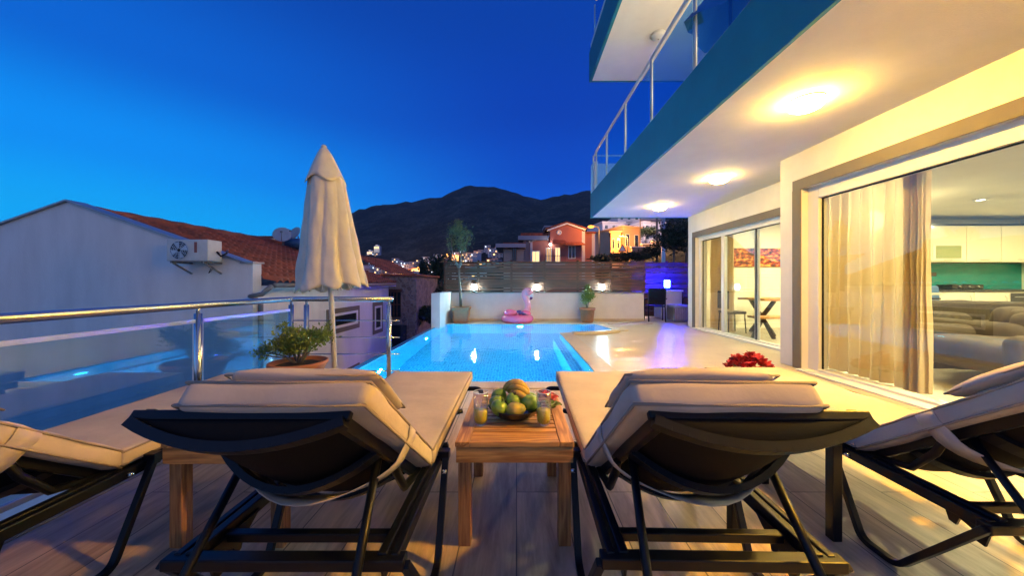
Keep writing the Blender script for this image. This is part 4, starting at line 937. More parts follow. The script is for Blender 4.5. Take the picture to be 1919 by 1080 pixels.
# olive tree
t = thing('potted_olive_tree', 'slender potted olive tree with pale forked trunk against the slat fence', 'potted tree', (-1.57, 9.74, 0))
g = MB(); g.add([(a * s_, b * s_, z) for z, s_ in ((0, .19), (.36, .225), (.37, .25), (.44, .255), (.44, .22), (.40, .215)) for a, b in ((-1, -1), (1, -1), (1, 1), (-1, 1))],
    [(j*4+k, j*4+(k+1) % 4, (j+1)*4+(k+1) % 4, (j+1)*4+k) for j in range(5) for k in range(4)] + [(3, 2, 1, 0)]); g.build('pot', M['pot_light'], t, bevel=.012)
g = MB(); g.box(-.212, -.212, .37, .212, .212, .40); g.build('soil', M['soil'], t)
tr_ = [(-.02, 0, .39), (-.035, .01, .8), (-.06, 0, 1.25), (-.075, .01, 1.55)]
g = MB(); g.tube(tr_, [.042, .036, .033, .032], 9); tips = [(-.45, .1, 2.35), (-.28, -.1, 2.6), (-.10, .1, 2.85), (.1, 0, 2.7), (.28, -.05, 2.45), (-.05, -.1, 2.4), (.15, .15, 2.25)]
limbs(g, (-.075, .01, 1.52), tips, .024, 4); g.tube([(-.06, 0, 1.05), (.12, 0, 1.17), (.27, 0, 1.33)], [.016, .012, .006], 7); g.build('trunk', M['bark'], t)
g = MB(); leaves(g, (-.07, 0, 2.35), (.42, .36, .50), 1300, .075, 11, 40, asp=.25, up=1.0); leaves(g, (-.10, 0, 2.72), (.18, .18, .26), 350, .07, 12, 12, asp=.25, up=1.3); g.build('crown', M['leaf_olive'], t, weld=False)
# round bush
t = thing('potted_bush', 'small round leafy bush in a terracotta planter against the white wall', 'potted plant', (2.02, 9.76, 0))
g = MB(); g.lathe([(0, 0), (.15, 0), (.17, .02), (.205, .34), (.23, .345), (.235, .41), (.21, .415), (.205, .38), (0, .375)], n=28); g.build('pot', M['pot_light'], t)
g = MB(); g.lathe([(0, .392), (.2, .39)], n=20); g.build('soil', M['soil'], t)
g = MB(); limbs(g, (0, 0, .38), [(-.1, 0, .75), (.08, .05, .8), (0, -.08, .95)], .014, 3); g.build('stem', M['bark'], t)
g = MB(); leaves(g, (0, 0, .74), (.20, .20, .26), 1500, .055, 21, 26, up=.6); leaves(g, (0, 0, .98), (.10, .10, .10), 260, .05, 22, 6, up=1); g.build('foliage', M['leaf_light'], t, weld=False)

# ------------------------------------------------------------------ flamingo float
M['pink'] = mat('pink vinyl', (.85, .13, .25), .25, .05, 4, bump=.15, bscale=14, bdist=.01, coat=.3); M['pale_pink'] = mat('pale pink vinyl', (.85, .33, .40), .25, .05, 4, bump=0, coat=.3)
M['purple'] = mat('purple vinyl', (.10, .03, .16), .3, .1, 6, bump=0); M['white_vinyl'] = mat('white vinyl', (.8, .78, .75), .3, .03, 4, bump=0)
t = thing('flamingo_float', 'inflatable pink flamingo swim ring leaning by the garden wall', 'pool float', (.02, 9.64, -.004))
g = MB(); vs = []; fs = []; A, Bq = 40, 16
for i in range(A):
    a = 2 * math.pi * i / A
    for k in range(Bq):
        b = 2 * math.pi * k / Bq; r = .115 * (1 + .02 * math.sin(12 * a)); R0 = .32
        vs.append(((R0 + r * math.cos(b)) * math.cos(a) * 1.05, (R0 + r * math.cos(b)) * math.sin(a) * .8, .118 + r * math.sin(b)))
for i in range(A):
    for k in range(Bq): fs.append((i*Bq+k, ((i+1) % A)*Bq+k, ((i+1) % A)*Bq+(k+1) % Bq, i*Bq+(k+1) % Bq))
g.add(vs, fs, True); g.build('ring', M['pink'], t)
g = MB(); g.ball((-.20, -.02, .28), .17, 18, 12, (1.15, .8, .62), fn=lambda p: p * (1 + .06 * math.sin(5 * p.x + 3))); g.build('wing', M['pink'], t)
g = MB(); g.ball((.21, -.05, .26), .15, 18, 12, (1.2, .7, .6)); g.build('wing', M['pink'], t)
g = MB()
for k, (x, z, rr) in enumerate([(.05, .33, .06), (.12, .29, .06), (.19, .25, .055), (.25, .21, .05)]): g.ball((x, -.15, z), rr, 12, 8, (1.2, .45, .65))
g.build('wing_tip', M['purple'], t)
npts = [(.23, .05, .24), (.30, .05, .38), (.315, .04, .50), (.28, .03, .62), (.215, .03, .72), (.19, .03, .82), (.23, .02, .90), (.30, 0, .925), (.35, -.01, .88)]
nr = [.12, .10, .088, .082, .082, .088, .095, .10, .09]
g = MB(); g.tube(npts, nr, 16, up=(0, 1, 0)); g.build('neck', M['pale_pink'], t, subsurf=1)
g = MB(); g.ball((.325, -.005, .875), .118, 18, 12, (1, .85, .95)); hd = g.build('head', M['pale_pink'], t)
g = MB(); g.tube([(.38, -.01, .84), (.42, -.01, .77), (.405, -.01, .72)], [.07, .06, .042], 12); g.build('beak', M['white_vinyl'], hd, subsurf=1)
g = MB(); g.tube([(.406, -.01, .735), (.385, -.01, .675), (.35, -.01, .655)], [.05, .042, .01], 12); g.build('beak_tip', M['purple'], hd, subsurf=1)
g = MB(); g.ball((.335, -.105, .90), .017, 10, 6, (1, .4, 1)); g.build('eye', M['purple'], hd)

# ------------------------------------------------------------------ blue-lit corner
def garden_chair(loc, rz, label):
    t = thing('garden_chair', label, 'chair', loc, rz, 'dark garden armchairs at the bar table')
    for s in (-1, 1):
        g = MB(); g.tube([(s * .26, -.24, 0), (s * .26, -.22, .62), (s * .26, -.16, .66), (s * .26, .18, .66)], .018, 8); g.build('front_leg', M['black_metal'], t)
        g = MB(); g.tube([(s * .23, .26, 0), (s * .23, .20, .45), (s * .23, .27, .95)], .018, 8); g.build('rear_leg', M['black_metal'], t)
        g = MB(); g.box(s * .26 - .03, -.2, .665, s * .26 + .03, .2, .685); g.build('armrest', M['black_metal'], t, bevel=.004)
    g = MB(); g.rbox(.24, .23, .02, .018, Matrix.Translation((0, 0, .45)), 4, 4, 1); g.build('seat', M['sling'], t)
    g = MB(); g.rbox(.225, .014, .24, .012, Matrix.Translation((0, .24, .73)) @ Matrix.Rotation(R(-8), 4, 'X'), 4, 1, 4); g.build('backrest', M['sling'], t); return t
garden_chair((4.10, 10.10, -.004), R(170), 'dark garden armchair at the end of the white garden wall'); garden_chair((5.55, 10.75, -.004), R(-100), 'dark garden armchair on the far side of the blue lit table')
t = thing('garden_table', 'square pale table carrying the blue lamp by the fence', 'table', (4.82, 10.9, -.004))
g = MB(); g.box(-.36, -.3, .86, .36, .3, .90); g.build('top', M['pvc'], t, bevel=.006)
g = MB(); g.box(-.33, -.27, .02, .33, .27, .858); g.build('cloth_skirt', mat('pale cloth', (.6, .6, .62), .9, .05, 5, bump=.3), t, bevel=.02)
M['blue_lamp'] = emit('blue lamp lens', (.003, .006, 1.0), 1000)
t = thing('blue_lamp', 'table lamp shining bright blue by the fence', 'lamp', (4.76, 10.8, .897))
g = MB(); g.lathe([(0, 0), (.08, 0), (.08, .02), (.02, .03), (.02, .08)], n=16); g.build('base', M['black_metal'], t)
g = MB(); g.lathe([(0, .082), (.075, .083), (.085, .10), (.085, .31), (.0, .315)], n=18); g.build('lens', M['blue_lamp'], t)
g = MB(); g.lathe([(0, .36), (.03, .355), (.10, .325), (.10, .318), (0, .32)], n=18); g.build('cap', M['black_metal'], t)
g = MB(); [g.tube([(.095 * math.cos(a), .095 * math.sin(a), .02), (.095 * math.cos(a), .095 * math.sin(a), .32)], .006, 6) for a in (.8, 2.4, 3.9, 5.5)]; g.build('guard_rod', M['black_metal'], t)
M['wicker'] = tile_mat('grey wicker', (.24, .22, .20), (.13, .12, .11), (.03, .03, .03), .05, .018, .003, .7, bump=1, mscale=8)
t = thing('wicker_stool', 'square grey wicker stool beside the villa corner', 'stool', (4.72, 9.95, -.004))
g = MB(); g.box(-.24, -.24, .04, .24, .24, .42); g.build('body', M['wicker'], t, bevel=.02)
g = MB(); g.rbox(.245, .245, .04, .03, Matrix.Translation((0, 0, .455)), 4, 4, 1); g.build('cushion', mat('grey seat pad', (.25, .26, .28), .9, .1, 6), t)

# ------------------------------------------------------------------ terrace railing
t = thing('terrace_railing', 'steel and glass railing along the left edge of the terrace', 'railing', (-2.35, 3.56, -.045)); zr = .985
g = MB(); g.tube([(0, -5.7, zr), (0, -.05, zr), (.015, -.015, zr), (.05, 0, zr), (1.05, 0, zr)], .026, 16); g.ball((1.05, 0, zr), .027, 12, 8, (.6, 1, 1)); g.build('handrail', M['steel'], t)
def rpost(x, y): 
    g = MB(); g.tube([(x, y, 0), (x, y, zr - .06)], .024, 14); g.tube([(x, y, zr - .06), (x, y, zr - .01)], .012, 10); g.lathe([(.055, 0), (.055, .008), (.03, .02), (.024, .03)], (x, y, 0), 18); g.build('post', M['steel'], t)
pys = [0, -1.04, -2.08, -3.12, -4.2, -5.3]
for y in pys: rpost(0, y)
for x in (.16, 1.02): rpost(x, 0)
for a, b in zip(pys, pys[1:]):
    g = MB(); g.box(-.005, b + .05, .12, .005, a - .05, zr - .115); q = g.build('glass_panel', M['rail_glass'], t)
    g = MB(); g.box(-.012, b + .03, zr - .128, .012, a - .03, zr - .10); g.build('channel', M['alu'], q, bevel=.002); g = MB(); g.box(-.012, b + .03, .10, .012, a - .03, .128); g.build('channel', M['alu'], q, bevel=.002)
for z in (.76, .585, .41, .235): g = MB(); g.tube([(.02, 0, z), (1.13, 0, z)], .006, 8); g.build('rod', M['steel'], t)
# ------------------------------------------------------------------ neighbour house on the left
M['old_white'] = mat('weathered white render', (.80, .79, .77), .9, .10, 2.2, stretch=(1, 1, .25), bump=.35, bscale=60, bdist=.01, lo=.2, hi=.6, detail=9)
YG, YF2, XS = 6.5, 13.2, -5.02
AP = at(128, 378, YG); SH = at(458, 494, YG); LE = (-12.0, 1.10 - .0)
nb = thing('neighbour_house', 'white gabled house with a terracotta tile roof left of the terrace', 'house', (XS, YG, -4.3)); no = Vector((XS, YG, -4.3))
def nbuild(g, name, m, parent=nb, **k):
    g.v = [p - no for p in g.v]; return g.build(name, m, parent, **k)
sl = (AP.z - SH.z) / (SH.x - AP.x); zl = AP.z - (AP.x + 13.5) * sl * 1.0
g = MB(); pf = [(XS, -4.3), (XS, 1.05), (XS, SH.z), (SH.x - .02, SH.z), (AP.x, AP.z), (-13.5, zl), (-13.5, -4.3)]
n = len(pf); g.add([(x, YG, z) for x, z in pf] + [(x, YG + .22, z) for x, z in pf], [tuple(range(n)), tuple(range(n, 2*n))[::-1]] + [(i, n+i, n+(i+1) % n, (i+1) % n) for i in range(n)])
g.box(XS - .22, YG + .22, -4.3, XS, YF2, 1.02); g.box(-13.5, YF2, -4.3, XS, YF2 + .2, 1.02); nbuild(g, 'wall', M['old_white'])
cp_ = mat('zinc coping', (.35, .38, .42), .4, .1, 5, metal=.6, bump=0)
g = MB(); 
for a, b in (((AP.x, AP.z), (SH.x + .02, SH.z)), ((-13.5, zl), (AP.x, AP.z))): g.bar((a[0], YG + .1, a[1] + .02), (b[0], YG + .1, b[1] + .02), .30, .035)
g.box(SH.x - .05, YG - .05, SH.z, XS + .04, YG + .25, SH.z + .035); nbuild(g, 'coping', cp_, bevel=.004)
# tiled roof with rolled tiles: slope from ridge to eave
def tile_roof(p_r0, p_r1, p_e0, p_e1, ncol, nrow, r=.075, th=.05):
    p_r0, p_r1, p_e0, p_e1 = map(Vector, (p_r0, p_r1, p_e0, p_e1)); g = MB(); vs = []; fs = []; cx = ncol * 8; ry = nrow * 2
    nrm = (p_r1 - p_r0).cross(p_e0 - p_r0).normalized(); 
    if nrm.z < 0: nrm = -nrm
    for j in range(ry + 1):
        row = j // 2; v = (row + (j % 2) * .98) / nrow if j < ry else 1; lift = th * (1 if j % 2 else 0)
        for i in range(cx + 1):
            u = i / cx; a = p_r0.lerp(p_r1, u); b = p_e0.lerp(p_e1, u); w = abs(math.sin(math.pi * u * ncol))
            vs.append(a.lerp(b, v) + nrm * (r * w + lift + .008 * noise.noise(Vector((u * ncol, row, 0)))))
    for j in range(ry):
        for i in range(cx): fs.append((j*(cx+1)+i, j*(cx+1)+i+1, (j+1)*(cx+1)+i+1, (j+1)*(cx+1)+i))
    g.add(vs, fs, True); return g
XE = -4.72; ze = 1.10
rz_ = AP.z - .18
g = tile_roof((AP.x, YG + .2, rz_), (AP.x, YF2 + .2, rz_), (XE, YG + .2, ze), (XE, YF2 + .2, ze), 34, 14); nbuild(g, 'roof', M['roof_tile'], weld=False)
g = tile_roof((AP.x, YF2 + .2, rz_), (AP.x, YG + .2, rz_), (-13.6, YF2 + .2, zl - .15), (-13.6, YG + .2, zl - .15), 34, 14); rf = nbuild(g, 'roof', M['roof_tile'], weld=False)
g = MB(); g.tube([(AP.x, YG + .15 + i * .3, rz_ + .06 + .02 * (i % 2)) for i in range(23)], .11, 10); nbuild(g, 'ridge_tiles', M['roof_tile'])
g = MB(); g.box(XE - .35, YG + .22, ze - .10, XE - .02, YF2 + .2, ze - .04); nbuild(g, 'eave', M['old_white'])
M['drain'] = mat('grey downpipe', (.22, .20, .19), .5, .1, 4, bump=0)
g = MB(); g.tube([(XE - .02, YG + .1, ze - .05), (XE - .02, YG - .02, ze - .12), (XE - .1, YG - .03, ze - .20), (XS - .02, YG - .03, ze - .24), (XS + .06, YG + .12, ze - .32), (XS + .06, YG + .14, -4.2)], .045, 10); nbuild(g, 'downpipe', M['drain'])
g = MB(); g.tube([(XE + .02, YG + .15, ze - .03), (XE + .02, YF2, ze - .03)], .05, 8); nbuild(g, 'gutter', M['drain'])
def nwin(y0, y1, z0, z1):
    g = MB(); x = XS; t = .03
    g.box(x, y0 - .14, z0 - .14, x + .02, y1 + .14, z0); g.box(x, y0 - .14, z1, x + .02, y1 + .14, z1 + .14); g.box(x, y0 - .14, z0, x + .02, y0, z1); g.box(x, y1, z0, x + .02, y1 + .14, z1)
    w = nbuild(g, 'window', M['grey_trim'], bevel=.003)
    g = MB(); g.box(x + .002, y0, z0, x + .035, y0 + .07, z1); g.box(x + .002, y1 - .07, z0, x + .035, y1, z1); g.box(x + .002, y0 + .07, z0, x + .035, y1 - .07, z0 + .07); g.box(x + .002, y0 + .07, z1 - .07, x + .035, y1 - .07, z1)
    nbuild(g, 'frame', M['pvc'], w)
    g = MB(); g.box(x + .004, y0 + .07, z0 + .07, x + .014, y1 - .07, z1 - .07); nbuild(g, 'pane', M['dark_glass'], w)
M['dark_glass'] = mat('dark window glass', (.02, .03, .035), .06, .1, 3, bump=0, spec=.8)
nwin(9.15, 10.75, -.15, .27); nwin(12.05, 12.65, -.55, .30); nwin(8.6, 10.75, -2.75, -1.55)
M['red_lit'] = None
# cables
g = MB()
for k in range(2): g.tube([(-6.3 + .1 * k, YG - .012, 1.75 - .05 * k), (-5.95, YG - .012, 1.62 - .1 * k), (-5.8 + .05 * k, YG - .012, 1.4), (-5.85, YG - .012, 1.3)], .006, 5)
nbuild(g, 'cable', M['black_metal'])
# air conditioner
a = at(322, 492, YG - .3); b = at(397, 452, YG - .3)
ac = thing('air_conditioner', 'white air conditioner outdoor unit bracketed to the gable wall', 'air conditioner', ((a.x + b.x) / 2, YG, a.z)); w = .37; hgt = b.z - a.z
g = MB(); g.rbox(w, .15, hgt / 2, .015, Matrix.Translation((0, -.24, hgt / 2 + .02)), 3, 2, 3); g.build('casing', mat('off white casing', (.62, .62, .58), .5, .08, 5, bump=0), ac)
Tm = Matrix.Translation((-.14, -.395, hgt / 2 + .02)) @ Matrix.Rotation(R(90), 4, 'X')
g = MB()
for rr in (.035, .065, .095, .125, .155): g.lathe([(rr, 0), (rr + .006, .004), (rr + .010, 0)], n=28, T=Tm)
for k in range(12): c_, s_ = math.cos(k * math.pi / 6), math.sin(k * math.pi / 6); g.bar((-.14 + .03 * c_, -.398, hgt / 2 + .02 + .03 * s_), (-.14 + .165 * c_, -.398, hgt / 2 + .02 + .165 * s_), .006, .006)
g.build('fan_grille', M['alu'], ac)
g = MB(); g.lathe([(0, 0), (.162, 0)], n=28, T=Matrix.Translation((-.14, -.392, hgt / 2 + .02)) @ Matrix.Rotation(R(90), 4, 'X')); g.build('fan_opening', M['black_metal'], ac, weld=False)
g = MB()
for k in range(4):
    th = k * 1.57 + .3; g.add([(-.14 + r_ * math.cos(th + d), -.394, hgt / 2 + .02 + r_ * math.sin(th + d)) for r_, d in ((.03, 0), (.15, -.25), (.155, .35), (.03, .6))], [(0, 1, 2, 3)])
g.build('fan_blade', M['alu'], ac, weld=False)
g = MB(); g.box(.13, -.394, .17, .18, -.3915, .36); g.build('label', mat('red brown label', (.30, .08, .06), .5, .1, 5, bump=0), ac)
for s_ in (-.28, .28): g = MB(); g.bar((s_, -.40, .0), (s_, -.005, .0), .035, .035); g.bar((s_, -.36, -.015), (s_, -.005, -.2), .025, .025); g.build('bracket', M['drain'], ac)
g = MB(); g.tube([(.37, -.2, .2), (.44, -.2, .12), (.46, -.1, .18), (.40, -.01, .24)], .018, 8); g.build('hose', M['black_metal'], ac)
# satellite dishes and heater tank
def dish(p, r, label, rz):
    t = thing('satellite_dish', label, 'satellite dish', p, rz, 'satellite dishes on the tiled roof')
    Tm = Matrix.Translation((0, 0, .45)) @ Matrix.Rotation(R(65), 4, 'X')
    g = MB(); g.lathe([(0, 0), (r * .5, .04 * r / .4), (r * .8, .10 * r / .4), (r, .16 * r / .4), (r * .98, .17 * r / .4), (r * .5, .055 * r / .4), (0, .014)], n=28, T=Tm); g.build('reflector', mat('grey dish', (.35, .38, .42), .5, .05, 4, bump=0), t)
    g = MB(); g.tube([(0, .06, -.4), (0, .06, .42)], .025, 8); g.build('mast', M['drain'], t)
    g = MB(); g.tube([Tm @ Vector((0, -r * .9, .1)), Tm @ Vector((0, -.02, r * .95))], .012, 6); g.ball(Tm @ Vector((0, 0, r * .98)), .04, 10, 6); g.build('feed_arm', M['drain'], t)
p = at(530, 440, 12.0); dish((p.x, p.y, p.z - .5), .29, 'round grey satellite dish on the tiled roof left of the parasol', R(25)); p = at(556, 438, 12.3); dish((p.x, p.y, p.z - .5), .27, 'second satellite dish right behind the parasol edge', R(-20))
p = at(503, 444, 13.4); t = thing('chimney', 'small pale chimney box on the roof ridge beside the dishes', 'chimney', (p.x, p.y, p.z - .9)); g = MB(); g.box(-.3, -.2, 0, .3, .2, .82); g.build('stack', M['old_white'], t); g = MB(); g.box(-.36, -.26, .822, .36, .26, .9); g.build('cap', M['roof_tile'], t)
p = at(566, 452, 12.2); t = thing('water_tank', 'blue rooftop water heater tank behind the dishes', 'tank', (p.x, p.y, p.z - .2)); g = MB(); g.tube([(-.5, 0, .1), (.5, 0, .1)], .2, 16); g.build('tank', mat('blue tank', (.05, .12, .25), .4, .1, 4), t); g = MB(); [g.bar((x, 0, -.45), (x, 0, 0), .05, .05) for x in (-.35, .35)]; g.build('stand', M['drain'], t)

# stone house behind
sh = thing('stone_house', 'rubble stone house with dark shuttered window beyond the white house', 'house', (-4.1, 14.2, -4.4)); so_ = Vector((-4.1, 14.2, -4.4))
def sb(g, name, m, parent=sh, **k):
    g.v = [p - so_ for p in g.v]; return g.build(name, m, parent, **k)
X1 = at(780, 532, 14.2).x
g = MB(); g.box(-8.5, 14.2, -4.4, X1, 18.0, 1.42); sb(g, 'wall', M['stone'])
g = tile_roof((-6.9, 14.1, 2.30), (-6.9, 18.1, 2.30), (-5.25, 14.1, 1.50), (-5.25, 18.1, 1.50), 16, 8); sb(g, 'roof', M['roof_tile'], weld=False)
g = MB(); g.box(-8.6, 14.05, 1.42, X1 + .1, 18.1, 1.50); sb(g, 'eave', M['roof_tile'])
c0 = at(733, 595, 14.2); c1 = at(751, 547, 14.2)
g = MB(); g.box(c0.x - .5, 14.16, c0.z, c1.x, 14.199, c1.z); wn_ = sb(g, 'window', M['dark_glass']); g = MB(); [g.bar((x, 14.15, c0.z), (x, 14.15, c1.z), .03, .03) for x in (c0.x, c0.x + .13, c0.x + .26)]; [g.bar((c0.x - .5, 14.145, z), (c1.x, 14.145, z), .03, .03) for z in (c0.z + .02, (c0.z + c1.z) / 2, c1.z - .02)]; sb(g, 'frame', M['brown_wood'], wn_)
g = MB(); g.box(c0.x - .65, 14.1, c1.z, c1.x + .08, 14.198, c1.z + .11); sb(g, 'lintel', M['brown_wood'])
g = MB(); g.box(c0.x - .2, 14.12, -2.4, c1.x + .25, 14.198, -.62); sb(g, 'doorway', M['dark_glass'])
t = thing('laundry_rack', 'rack with white, blue and red garments outside the stone house', 'laundry rack', (-4.35, 12.9, -1.9))
g = MB(); [g.tube([(-.35 + .7 * i, 0, -2.4), (-.35 + .7 * i, 0, .55)], .014, 6) for i in (0, 1)]; g.tube([(-.45, 0, .52), (.45, 0, .52)], .012, 6); g.build('rack', M['alu'], t)
for k, (x, c) in enumerate([(-.3, (.55, .6, .65)), (-.12, (.25, .35, .5)), (.02, (.45, .05, .05)), (.2, (.5, .55, .6)), (.33, (.3, .4, .55))]):
    g = MB(); vs = [(x + .075 * u + .02 * math.sin(v * 5 + k), .03 * math.sin(u * 3 + v * 4 + k), .53 - v * (.5 + .12 * (k % 2))) for v in [j / 6 for j in range(7)] for u in (-1, -.3, .3, 1)]
    g.add(vs, [(j*4+i, j*4+i+1, (j+1)*4+i+1, (j+1)*4+i) for j in range(6) for i in range(3)], True); o = g.build('garment', mat('garment', c, .9, .1, 9, bump=0), t); o.modifiers.new('solid', 'SOLIDIFY').thickness = .006

# ------------------------------------------------------------------ hillside houses on the right
def gwin(g_parent, build, x0, x1, z0, z1, y, lit=None, trim=M['pvc'], d=-1):
    w = (x1 - x0); f = max(.05, w * .12)
    g = MB(); g.box(x0 - f, y - .06, z0 - f, x1 + f, y - .001, z0); g.box(x0 - f, y - .06, z1, x1 + f, y - .001, z1 + f); g.box(x0 - f, y - .06, z0, x0, y - .001, z1); g.box(x1, y - .06, z0, x1 + f, y - .001, z1); g.box((x0 + x1) / 2 - .03, y - .05, z0, (x0 + x1) / 2 + .03, y - .001, z1)
    o = build(g, 'window', trim); g = MB(); g.box(x0, y - .03, z0, x1, y - .002, z1); build(g, 'pane', lit or M['dark_glass'], o); return o
M['lit_win'] = emit('warm lit window', (1, .62, .28), 1.3); M['lit_win2'] = emit('dim lit window', (1, .55, .25), .55)
M['pink_render'] = mat('rose pink render', (.42, .15, .13), .9, .08, .5, bump=.2); M['mauve_render'] = mat('pale mauve render', (.52, .40, .42), .9, .06, .5, bump=.2); M['beige_render'] = mat('beige render', (.46, .34, .27), .9, .06, .5, bump=.2)
YP = 38.0
def PT(px, py, Y=YP): p = at(px, py, Y); return p.x, p.z
ph = thing('pink_villa', 'rose pink hillside villa with white trim, gabled roof and lit balcony door', 'house', (PT(1050, 532)[0], YP, -3)); po = Vector(ph.location)
def pb(g, name, m, parent=ph, **k):
    g.v = [p - po for p in g.v]; return g.build(name, m, parent, **k)
M['trim_v'] = mat('pale violet trim', (.55, .52, .6), .8, .04, 2, bump=0)
x0, _ = PT(1031, 0); x1, zt = PT(1092, 432); xr, zr_ = PT(1062, 424); _, z0_ = PT(0, 560)
g = MB(); xl, zl_ = PT(995, 447); xr2, _ = PT(1114, 0); _, zs = PT(0, 436)
g.box(x0, YP, z0_, x1, YP + 8, zt); n = 3; g.add([(x0, YP, zt), (x1, YP, zt), (xr, YP, zr_ + .15), (x0, YP + 8, zt), (x1, YP + 8, zt), (xr, YP + 8, zr_ + .15)], [(0, 1, 2), (5, 4, 3), (0, 2, 5, 3), (2, 1, 4, 5)])
g.box(xl, YP + .6, z0_, x0, YP + 8, zl_); g.box(x1, YP + .8, z0_, xr2, YP + 7, zs); pb(g, 'wall', M['pink_render'])
g = MB()
for xx in (x1 - .1, xr2 - .12): g = MB(); g.box(xx, YP - .05 + (.8 if xx > x1 else 0), z0_, xx + .35, YP + .3 + (.8 if xx > x1 else 0), zt - .1); pb(g, 'quoin', M['trim_v'])
g = MB(); g.box(xl - .05, YP + .55, z0_, xl + .2, YP + .8, zl_); pb(g, 'quoin', M['trim_v'])
g = MB(); g.bar((x0 - .3, YP + .1, zt + .0), (xr, YP + .1, zr_ + .28), .5, .16); g.bar((xr, YP + .1, zr_ + .28), (x1 + .3, YP + .1, zt + .05), .5, .16); g.bar((xl - .2, YP + .8, zl_ - .3), (x0, YP + .8, zl_ + .35), .5, .14); pb(g, 'verge', M['pvc'])
for (a, b) in (((x0 - .5, zt + .02), (xr, zr_ + .30)), ((xr, zr_ + .30), (x1 + .5, zt + .05))):
    g = MB(); g.add([(a[0], YP - .1, a[1] + .1), (b[0], YP - .1, b[1] + .1), (b[0], YP + 8.3, b[1] + .1), (a[0], YP + 8.3, a[1] + .1), (a[0], YP - .1, a[1] + .22), (b[0], YP - .1, b[1] + .22), (b[0], YP + 8.3, b[1] + .22), (a[0], YP + 8.3, a[1] + .22)], [(0, 1, 2, 3), (7, 6, 5, 4), (0, 4, 5, 1), (1, 5, 6, 2), (2, 6, 7, 3), (3, 7, 4, 0)]); pb(g, 'roof', M['roof_tile'])
g = MB(); g.box(x1, YP + .5, zs, xr2 + .3, YP + 7.3, zs + .2); g.box(xl - .3, YP + .4, zl_, x0, YP + 8, zl_ + .16); pb(g, 'roof', M['roof_tile'])
a, b = PT(1027, 418), PT(1064, 432); g = MB(); g.box(a[0], YP + 3, b[1] - .4, b[0], YP + 6, a[1]); g.box(a[0] - .2, YP + 2.8, a[1], b[0] + .2, YP + 6.2, a[1] + .18); pb(g, 'chimney', M['mauve_render'])
for (pa, pb_, qa, qb, lit) in ((1066, 1077, 462, 484, None), (1041, 1049, 465, 495, M['lit_win']), (1024, 1033, 466, 490, M['lit_win2']), (998, 1011, 471, 490, M['lit_win'])):
    a, b = PT(pa, qb), PT(pb_, qa); gwin(ph, pb, a[0], b[0], a[1], b[1], YP + (.6 if pb_ < 1020 else 0), lit)
a = PT(1048, 436); g = MB(); g.lathe([(0, 0), (.28, 0), (.28, .06), (.18, .06), (.16, .02), (0, .02)], n=18, T=Matrix.Translation((a[0], YP - .01, a[1])) @ Matrix.Rotation(R(90), 4, 'X')); pb(g, 'oculus', M['pvc'])
for (pa, qa, pb__, qb) in ((1036, 452, 1058, 460), (1060, 456, 1090, 462)):
    a, b = PT(pa, qb), PT(pb__, qa); g = MB(); g.add([(a[0], YP, b[1]), (b[0], YP, b[1]), (b[0] + .2, YP - 1.2, a[1]), (a[0] - .2, YP - 1.2, a[1]), (a[0], YP, b[1] + .12), (b[0], YP, b[1] + .12), (b[0] + .2, YP - 1.2, a[1] + .12), (a[0] - .2, YP - 1.2, a[1] + .12)], [(3, 2, 1, 0), (4, 5, 6, 7), (0, 4, 7, 3), (1, 2, 6, 5), (3, 7, 6, 2)]); pb(g, 'canopy', M['roof_tile'])
a, b = PT(1020, 497), PT(1056, 488); g = MB(); g.box(a[0], YP - 1.3, a[1] - .2, b[0], YP - .01, a[1]); g.box(a[0], YP - 1.3, a[1], b[0], YP - 1.24, a[1] + .08); pb(g, 'balcony', M['mauve_render']); g = MB(); [g.bar((lerp(a[0], b[0], i / 14), YP - 1.27, a[1] + .08), (lerp(a[0], b[0], i / 14), YP - 1.27, a[1] + .95), .03, .03) for i in range(15)]; g.bar((a[0], YP - 1.27, a[1] + .95), (b[0], YP - 1.27, a[1] + .95), .06, .05); pb(g, 'balcony_railing', M['black_metal'])
M['porch'] = emit('porch light', (1, .9, .75), 60); a = PT(1031, 459)
t = thing('porch_light', 'small white porch light above the lit balcony door of the pink house', 'lamp', (a[0], YP - .15, a[1])); g = MB(); g.ball((0, -.1, 0), .11, 12, 8); g.build('globe', M['porch'], t); g = MB(); g.bar((0, .0, .1), (0, .15, .1), .06, .06); g.build('bracket', M['black_metal'], t)
# lower annex left
an = thing('annex_house', 'low beige and mauve annex with flat tiled roofs left of the pink house', 'house', (PT(965, 0)[0], YP + 1, -3)); ao = Vector(an.location)
def ab_(g, name, m, parent=an, **k):
    g.v = [p - ao for p in g.v]; return g.build(name, m, parent, **k)
a, b = PT(944, 560), PT(981, 468); g = MB(); g.box(a[0], YP - .5, a[1], b[0], YP + 5, b[1]); ab_(g, 'wall', M['beige_render'])
a2, b2 = PT(981, 560), PT(1024, 443); g = MB(); g.box(a2[0], YP + 1, a2[1], b2[0], YP + 8, b2[1]); ab_(g, 'tower', M['mauve_render'])
a, b = PT(930, 466), PT(985, 459); g = MB(); g.box(a[0], YP - 1.2, a[1], b[0], YP + 5, b[1]); ab_(g, 'roof', M['mauve_render']); g = MB(); g.box(a[0] + .8, YP - 1.0, b[1], b[0], YP + 5, b[1] + .14); ab_(g, 'roof', M['roof_tile'])
a, b = PT(971, 446), PT(1028, 438); g = MB(); g.box(a[0], YP + .2, a[1] - .2, b[0], YP + 8, b[1] - .2); ab_(g, 'roof', mat('slate blue eave', (.22, .26, .36), .7, .05, 2)); g = MB(); g.box(a[0] + .3, YP + .5, b[1] - .19, b[0], YP + 8, b[1] + .15); ab_(g, 'roof', M['roof_tile'])
